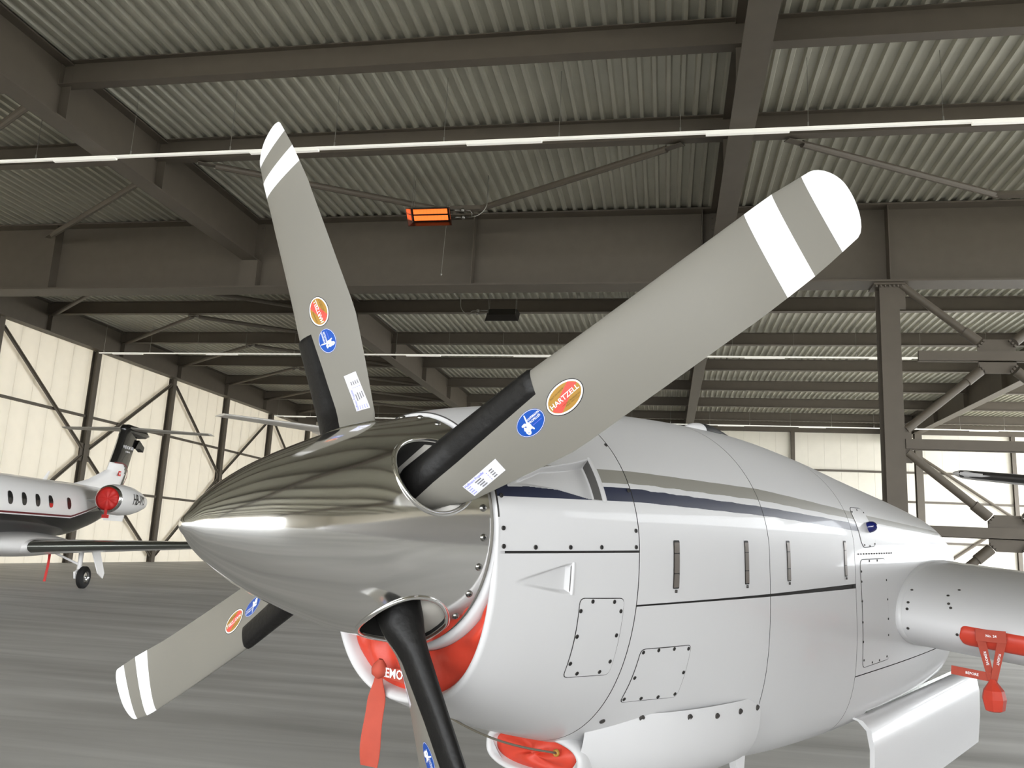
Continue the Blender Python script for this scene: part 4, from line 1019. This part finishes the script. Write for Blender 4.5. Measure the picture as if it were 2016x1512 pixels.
for zc, h_, m_ in ((1.885, .022, 'maroon'), (1.845, .012, 'jetwhite')):
    for sg in (-1, 1):
        mb = MB(); rings = []
        for x in np.linspace(5.35, 12.2, 40):
            up_ = zc if x < 9.4 else zc + (x - 9.4) * .22
            rings.append([jf(x, sg * jz_t(x, up_ + h_), .006), jf(x, sg * jz_t(x, up_ - h_), .006)])
        mb.loft(rings, False); jpart(mb, 'cheat_line', MT[m_], True, None, jfus)
for sg in (-1, 1):
    for x in (3.9, 4.55, 5.2, 5.8, 6.4, 7.0, 7.62, 8.25, 9.2):
        mb = MB(); P_ = []; n = 20; tc = jz_t(x, 2.23); hx, hz = .105, .165
        ring = [(hx * math.copysign(abs(math.cos(a_)) ** .75, math.cos(a_)), hz * math.copysign(abs(math.sin(a_)) ** .8, math.sin(a_))) for a_ in np.linspace(0, 2 * PI, n + 1)[:-1]]
        V_ = [jf(x, sg * tc, .008)] + [jf(x + a_, sg * (tc - b_ / .8), .008) for a_, b_ in ring]
        mb.add(V_, [(0, 1 + k, 1 + (k + 1) % n) for k in range(n)]); w_ = jpart(mb, 'cabin_window', MT['glass'], False, None, jfus)
mb = MB(); x = 8.25; tc = jz_t(x, 2.23); V_ = [jf(x + a_, tc - b_ / .8, .012) for a_, b_ in ((-.085, -.05), (.085, -.05), (.08, -.13), (.03, -.155), (-.03, -.155), (-.08, -.13))]; mb.add(V_, [(0, 1, 2, 3, 4, 5)]); jpart(mb, 'window_cover', MT['redj'], False, None, jfus)
# cockpit glass (out of frame, keeps the shape whole)
mb = MB(); V_ = [[jf(x, t, .008) for t in np.linspace(-1.25, 1.25, 18)] for x in (1.75, 2.1, 2.5)]; mb.loft(V_, False); jpart(mb, 'windshield', MT['glass'], True, None, jfus)
# belly fairing
mb = MB(); rings = []
for x in np.linspace(4.9, 10.6, 24):
    e = math.sin(PI * min(1, max(0, (x - 4.9) / 5.7))) ** .55; w_ = .35 + .72 * e; zt = 1.02 + .42 * e; zb = 1.12 - .34 * e
    rings.append([J(x, w_ * math.copysign(abs(math.sin(t)) ** .8, math.sin(t)), (zt + zb) / 2 + (zt - zb) / 2 * math.copysign(abs(math.cos(t)) ** .8, math.cos(t))) for t in np.linspace(0, 2 * PI, 49)[:-1]])
mb.loft(rings, True, True, True); jpart(mb, 'belly_fairing', MT['jetwhite'])
def jfoil(x, y, z, ch, th, n=16, inc=0):
    out = []
    for side in (1, -1):
        qs = (1 - np.cos(np.linspace(0, PI, n))) / 2; qs = qs if side > 0 else qs[::-1][1:-1]
        for q in qs: out.append((x + q * ch, y, z + side * 5 * th * ch * (.2969 * math.sqrt(q) - .126 * q - .3516 * q * q + .2843 * q ** 3 - .1015 * q ** 4)))
    return out
for sg in (1, -1):
    st = [(.9, 6.72, 1.06, 2.9, .145), (1.5, 7.05, 1.10, 2.5, .14), (4.4, 8.35, 1.27, 1.75, .12), (7.4, 9.75, 1.44, .9, .11), (7.75, 10.1, 1.62, .6, .10), (7.9, 10.5, 1.98, .32, .09)]
    mb = MB(); mb.loft([[J(*p) for p in jfoil(x, sg * y, z, ch, th)] for y, x, z, ch, th in st], True, True, True); wg = jpart(mb, 'wing', MT['jetwhite'], True, 50)
    mb = MB(); rings = []
    for y in np.linspace(1.12, 7.3, 18):
        x, z, ch, th = (interp(y, [q[0] for q in st], [q[k] for q in st]) for k in (1, 2, 3, 4)); row = []
        for side in (1, -1):
            qs = np.linspace(.10, 0, 8) if side > 0 else np.linspace(0, .08, 8)[1:]
            for q in qs: row.append(J(x - .006 + q * ch, sg * y, z + side * (.006 + 5 * th * ch * (.2969 * math.sqrt(q) - .126 * q - .3516 * q * q))))
        rings.append(row)
    mb.loft(rings, False); jpart(mb, 'leading_edge', MT['greym'], True, 60, wg)
    # engine
    ec = (1.37 * sg, 2.44); EXs = [10.2, 10.12, 10.13, 10.2, 10.45, 10.9, 11.4, 11.9, 12.3]; ERs = [.30, .335, .365, .395, .435, .45, .42, .33, .23]
    def er(x, t, off=0): r = interp(x, EXs[3:], ERs[3:]) + off; return J(x, ec[0] + r * math.sin(t), ec[1] + r * math.cos(t))
    mb = MB(); mb.loft([[J(x, ec[0] + r * math.sin(t), ec[1] + r * math.cos(t)) for t in np.linspace(0, 2 * PI, 49)[:-1]] for x, r in [(10.6, .27), (10.35, .285)] + list(zip(EXs, ERs))], True, False, True)
    for i in range(48 * 10): mb.m[i] = 1 if i // 48 < 5 else 0
    en = jpart(mb, 'engine_nacelle', [MT['jetwhite'], MT['chrome']], True, 50)
    mb = MB(); mb.loft([[J(x, ec[0] + .3, z + 2.44) for x, z in ((10.5, .0), (10.8, .07), (11.4, .06), (11.9, 0), (11.4, -.05), (10.8, -.06))]] + [[J(x, sg * .5, z + 2.36) for x, z in ((10.1, .0), (10.6, .09), (11.4, .08), (12.1, 0), (11.4, -.06), (10.6, -.07))]], True, True, True) if sg < 0 else mb.loft([[J(x, ec[0] - .3, z + 2.44) for x, z in ((10.5, .0), (10.8, .07), (11.4, .06), (11.9, 0), (11.4, -.05), (10.8, -.06))], [J(x, sg * .5, z + 2.36) for x, z in ((10.1, .0), (10.6, .09), (11.4, .08), (12.1, 0), (11.4, -.06), (10.6, -.07))]], True, True, True)
    jpart(mb, 'engine_pylon', MT['jetwhite'], True, 40)
    if sg > 0:
        v_, f_ = text_tris('HB-VYS', .42, .01, 3); mb = MB(); mb.add([er(11.30 + a_ * .72 + b_ * .18, PI / 2 - .05 - b_ / .42, .008) for a_, b_ in v_], f_); jpart(mb, 'registration_letters', MT['sblack'], False, None, en)
    # landing gear
    gx, gy = 9.0, 1.55 * sg
    mb = MB(); mb.tube([J(gx - .05, gy - .12 * sg, 1.05), J(gx - .05, gy - .12 * sg, .30)], .065, 12); mb.tube([J(gx - .05, gy - .12 * sg, .5), J(gx - .28, gy - .12 * sg, .42), J(gx - .22, gy - .12 * sg, .27)], .035, 8); mb.tube([J(gx, gy - .2 * sg, .28), J(gx, gy + .02 * sg, .28)], .045, 10); mb.tube([J(gx - .05, gy - .14 * sg, .62), J(gx - .5, gy - .7 * sg, .95)], .03, 8); mb.tube([J(gx - .5, gy - .7 * sg, .95), J(gx - .1, gy - .15 * sg, 1.1)], .025, 8); gl_ = jpart(mb, 'gear_leg', MT['jetwhite'], True, 40)
    mb = MB(); c = J(gx, gy, .2905); mb.lathe([(-.08, .16), (-.092, .2), (-.08, .26), (-.045, .2975), (.045, .2975), (.08, .26), (.092, .2), (.08, .16)], c, _pt, 28); mb.lathe([(.08, .16), (.05, .13), (.06, .05), (.09, .04), (.09, .0001)], c, _pt, 20, 1); mb.lathe([(-.08, .16), (-.05, .1), (-.05, .0001)], c, _pt, 20, 1); jpart(mb, 'wheel', [MT['tyre'], MT['chrome']], True, 40)
    mb = MB(); P_ = [(gx - .2, .18, 1.08), (gx + .25, .18, 1.08), (gx + .2, .42, .42), (gx + .06, .46, .28), (gx - .16, .42, .42)]
    mb.loft([[J(x, gy + y * sg, z) for x, y, z in P_], [J(x, gy + (y + .03) * sg, z) for x, y, z in P_]], True, True, True); jpart(mb, 'gear_door', MT['jetwhite'], False)
# dorsal fin, fin, bullet, tailplane
def fin_r(pts, th): return [J(x, sgn * t_, z) for sgn in (1,) for x, t_, z in []]
def finsec(z, xl, xt, th): return [J(xl + (xt - xl) * q, side * 5 * th * (.2969 * math.sqrt(q) - .126 * q - .3516 * q * q + .2843 * q ** 3 - .1015 * q ** 4), z) for side, qq in ((1, np.linspace(0, 1, 12)), (-1, np.linspace(1, 0, 12)[1:-1])) for q in qq]
fz = [2.5, 2.85, 3.05, 3.45, 3.62, 4.1, 4.6, 4.86]; fl = [10.2, 10.7, 11.6, 12.72, 12.82, 13.05, 13.25, 13.36]; ft = [13.75, 13.9, 13.98, 14.12, 14.18, 14.36, 14.55, 14.65]
zs = np.unique(np.concatenate([np.linspace(2.5, 4.86, 40), fz]))
mb = MB(); mb.loft([finsec(z, interp(z, fz, fl), interp(z, fz, ft), .26 if z > 3.4 else .2) for z in zs], True, True, True)
nf = 22; cnt = 0
for i in range(len(zs) - 1):
    for k in range(nf):
        z = (zs[i] + zs[i + 1]) / 2; kk = k if k < 11 else 21 - k; q = (kk + .5) / 11; x = interp(z, fz, fl) + (interp(z, fz, ft) - interp(z, fz, fl)) * q
        if z > 3.72 or x > 13.75 + (z - 2.9) * .28 or (z > 3.5 and x > 13.75): mb.m[cnt] = 1
        cnt += 1
fin = jpart(mb, 'fin', [MT['jetwhite'], MT['jetblack']], True, 50)
def on_fin(x, z, off=.13): return J(x, off, z)
mb = MB(); pts = [(12.9, 3.70), (13.5, 3.72), (13.78, 3.66), (13.9, 3.5), (13.88, 3.3), (13.72, 3.05), (13.5, 2.88)]
rings = []
for i, (x, z) in enumerate(pts):
    a_ = np.array(pts[max(0, i - 1)]); b_ = np.array(pts[min(len(pts) - 1, i + 1)]); d = unit(b_ - a_); n_ = np.array([d[1], -d[0]])
    rings.append([on_fin(x + n_[0] * q, z + n_[1] * q, .135) for q in (-.022, .022)])
mb.loft(rings, False); jpart(mb, 'fin_stripe', MT['maroon'], False, None, fin)
mb = MB(); mb.obox(on_fin(13.36, 3.38, .135), _ax, np.array([0, 0, 1.]), _pt, .085, .085, .003, 0); mb.obox(on_fin(13.36, 3.38, .142), _ax, np.array([0, 0, 1.]), _pt, .05, .017, .003, 1); mb.obox(on_fin(13.36, 3.38, .142), _ax, np.array([0, 0, 1.]), _pt, .017, .05, .003, 1); jpart(mb, 'flag_emblem', [MT['redj'], MT['swhite']], False, None, fin)
mb = MB()
for s_, sz, x, z in (('PHENOM 300', .15, 13.72, 4.26), ('BY EMBRAER', .07, 13.72, 4.12)):
    v_, f_ = text_tris(s_, sz, .012); mb.add([on_fin(x + a_ * .85, z + b_, .14) for a_, b_ in v_], f_)
jpart(mb, 'fin_lettering', MT['swhite'], False, None, fin)
mb = MB(); mb.loft([[J(x, r * math.sin(t) * .7, 4.86 + r * math.cos(t)) for t in np.linspace(0, 2 * PI, 25)[:-1]] for x, r in ((13.3, .03), (13.42, .13), (13.8, .2), (14.6, .2), (15.2, .13), (15.5, .03))], True, True, True); jpart(mb, 'tail_bullet', MT['jetblack'])
mb = MB(); mb.loft([foil_ for foil_ in [[J(*p) for p in jfoil(13.7 + abs(y) * .26, y, 4.93 - .0 * abs(y), 1.15 - abs(y) * .2, .085)] for y in np.linspace(-2.5, 2.5, 21)]], True, True, True); jpart(mb, 'tailplane', MT['greyp'], True, 50)
mb = MB(); mb.loft([[J(x, y_, z) for x, z in ((14.36, 4.3), (14.6, 4.62), (15.05, 4.42), (15.0, 4.25), (14.7, 4.35))] for y_ in (-.09, .09)], True, True, True); jpart(mb, 'rudder_fairing', MT['jetblack'], False)
for x, h_ in ((6.9, .12), (9.2, .26)):
    mb = MB(); z0 = herm(x, FX, FZ) + herm(x, FX, FR) - .02; mb.loft([[J(x + a_ + t * .18, y_, z0 + t * h_) for a_, y_ in ((-.12 * (1 - .6 * t), 0), (0, .015), (.12 * (1 - .6 * t), 0), (0, -.015))] for t in (0, .5, 1)], True, True, True); jpart(mb, 'antenna', MT['jetwhite'], False)
for sg in (-1, 1):
    mb = MB(); mb.loft([[J(x, sg * (.28 + t * .12), 2.3 - t * .55 + dz) for x, dz in ((12.1, .1), (13.5, .25), (13.4, .1))] for t in (0, 1)] , True, True, True); jpart(mb, 'ventral_fin', MT['jetwhite'], False)
mb = MB(); mb.tube([J(1.9, 0, 1.5), J(1.9, 0, .25)], .05, 10); jpart(mb, 'nose_gear_leg', MT['jetwhite'])
mb = MB(); mb.lathe([(-.06, .12), (-.07, .15), (-.05, .2), (.05, .2), (.07, .15), (.06, .12), (.05, .0001)], J(1.9, 0, .201), _pt, 24); jpart(mb, 'nose_wheel', MT['tyre'], True, 40)
# jet covers are things of their own
jl = np.array(JET.location)
ecov = tag(empty('engine_cover', J(10.2, 1.37, 2.44) + jl), 'bright red round engine inlet cover on the business jet', 'cover', 'red aircraft covers')
mb = MB(); mb.lathe([(-.03, .0001), (-.035, .15), (-.02, .27), (.01, .318), (.05, .322)], J(10.16, 1.37, 2.44) + jl, _ax, 40); 
mb.v = [tuple(np.array(p) + unit(np.array(p) - (J(10.16, 1.37, 2.44) + jl)) * .0 + _ax * .012 * math.sin(9 * math.atan2(np.dot(np.array(p) - (J(10.16, 1.37, 2.44) + jl), _pt), p[2] - 2.5))) for p in mb.v]; cpart(mb, ecov, 'cover_body', MT['redj'])
mb = MB(); c = J(10.13, 1.37, 2.06) + jl; mb.obox(c, _pt, np.array([0, 0, 1.]), _ax, .04, .1, .01); mb.obox(c + np.array([0, 0, -.12]), _pt, np.array([0, 0, 1.]), _ax, .1, .05, .012); cpart(mb, ecov, 'pull_strap', MT['redj'], False)
gp = J(8.5, 1.55 - .7, .95) + jl
st_ = tag(empty('warning_streamer', gp + np.array([0, 0, -.6])), 'thin red warning streamer hanging from the jet landing gear strut', 'streamer')
mb = MB(); mb.loft([[gp + _pt * (q * .035) + np.array([0, 0, .12 - t * .92]) - _ax * .05 + _pt * (-.08 * max(0, t - .5)) for q in (-1, 1)] for t in np.linspace(0, 1, 8)], False); mb.loft([[gp + _pt * (q * .035) + np.array([0, 0, .12 - t * .92]) - _ax * .047 + _pt * (-.08 * max(0, t - .5)) for q in (1, -1)] for t in np.linspace(0, 1, 8)], False); cpart(mb, st_, 'ribbon', MT['redj'], False)

# ================================================================== white T-tail aircraft behind the spinner
TC = np.array([-10.91, 25.9, 5.2]); TT = np.array([-13.14, 23.09, 5.2])
lat = unit(TT - TC); aft = unit(np.cross(np.array([0, 0, 1.]), lat)); aft = aft if aft[0] < 0 else -aft    # nose points to the right
aft = np.array([aft[0], aft[1], 0]); HS = np.linalg.norm(TT - TC)
T3 = tag(empty('parked_airplane', (*(TC - aft * 4)[:2], 0)), 'white T-tail airplane far behind the spinner, mostly hidden', 'aircraft')
t3l = np.array(T3.location)
def K(x, y, z): return TC * np.array([1, 1, 0]) + aft * x + lat * y + np.array([0, 0, z])   # x aft of the tailplane, y towards the viewer's left
def kpart(mb, name, m, smooth=True, auto=50): return cpart(mb, T3, name, m, smooth, auto)
mb = MB(); mb.loft([[K(p[0], p[1], p[2]) for p in jfoil(-.75 + abs(y) * .2, y, 5.2 - .06 + .015 * abs(y), 1.5 - abs(y) * .2, .09)] for y in np.linspace(-HS, HS, 15)], True, True, True); kpart(mb, 'tailplane', MT['tailw'])
mb = MB(); mb.loft([[K(p[0], p[2] - 5, p[1]) for p in [(q[0], z, q[2] * 1.0) for q in jfoil(x0, 0, 5, ch, .1)]] for z, x0, ch in ((2.6, -3.4, 3.1), (3.6, -2.4, 2.4), (5.1, -.95, 1.75))], True, True, True); kpart(mb, 'fin', MT['tailw'])
mb = MB(); mb.loft([[K(x, r * math.sin(t), 5.2 + r * math.cos(t)) for t in np.linspace(0, 2 * PI, 21)[:-1]] for x, r in ((-1.3, .02), (-1.0, .13), (-.3, .2), (.6, .17), (1.2, .03))], True, True, True); kpart(mb, 'tail_bullet', MT['tailw'])
mb = MB(); mb.loft([[K(x, r * math.sin(t), z + r * math.cos(t)) for t in np.linspace(0, 2 * PI, 33)[:-1]] for x, r, z in ((-13, .05, 1.7), (-12.4, .35, 1.8), (-11, .68, 1.95), (-9.5, .82, 2.05), (-4.5, .82, 2.05), (-2, .5, 2.3), (-.2, .12, 2.6))], True, True, True); kpart(mb, 'fuselage', MT['tailw'])
for sg in (-1, 1):
    mb = MB(); mb.loft([[K(x, sg * 1.42 + r * math.sin(t), 2.62 + r * math.cos(t)) for t in np.linspace(0, 2 * PI, 25)[:-1]] for x, r in ((-4.9, .3), (-5.0, .36), (-4.9, .4), (-4.2, .47), (-3.3, .42), (-2.5, .26))], True, True, True); kpart(mb, 'engine_nacelle', MT['tailw'])
    mb = MB(); mb.loft([[K(x, y, 2.55 + z) for x, z in ((-4.4, 0), (-3.8, .06), (-2.9, 0), (-3.8, -.06))] for y in (sg * .4, sg * 1.2)], True, True, True); kpart(mb, 'engine_pylon', MT['tailw'])
    mb = MB(); mb.loft([[K(p[0], sg * p[1], p[2]) for p in jfoil(-8 + y * .3, y, 1.35 + .04 * y, 2.4 - .2 * y, .12)] for y in (.3, 2, 4.0)], True, True, True); kpart(mb, 'wing', MT['tailw'])
    mb = MB(); mb.tube([K(-6.4, sg * 1.5, 1.3), K(-6.4, sg * 1.5, .3)], .06, 8); mb.lathe([(-.08, .1), (-.09, .2), (-.05, .299), (.05, .299), (.09, .2), (.08, .1)], K(-6.4, sg * 1.5, .3), lat, 20); kpart(mb, 'landing_gear', MT['greyp'])
for sg in (-1, 1):
    for x in np.linspace(-9.2, -5.2, 6):
        tc = 1.15; ring = [(.11 * math.cos(a_), .17 * math.sin(a_)) for a_ in np.linspace(0, 2 * PI, 17)[:-1]]
        mb = MB(); mb.add([K(x + a_, sg * .828 * math.sin(tc - b_ / .82), 2.05 + .828 * math.cos(tc - b_ / .82)) for a_, b_ in ring], [tuple(range(16))]); kpart(mb, 'cabin_window', MT['glass'], False, None)
mb = MB(); mb.loft([[K(x, (r + .012) * math.sin(t), z + (r + .012) * math.cos(t)) for t in np.linspace(-1.2, 1.2, 15)] for x, r, z in ((-11.3, .64, 1.92), (-11.0, .68, 1.95), (-10.55, .725, 1.98))], False); kpart(mb, 'windshield', MT['glass'])
mb = MB(); mb.tube([K(-11.2, 0, 1.5), K(-11.2, 0, .25)], .05, 8); mb.lathe([(-.06, .1), (-.06, .2), (.06, .2), (.06, .1)], K(-11.2, 0, .201), lat, 20); kpart(mb, 'nose_gear', MT['greyp'])
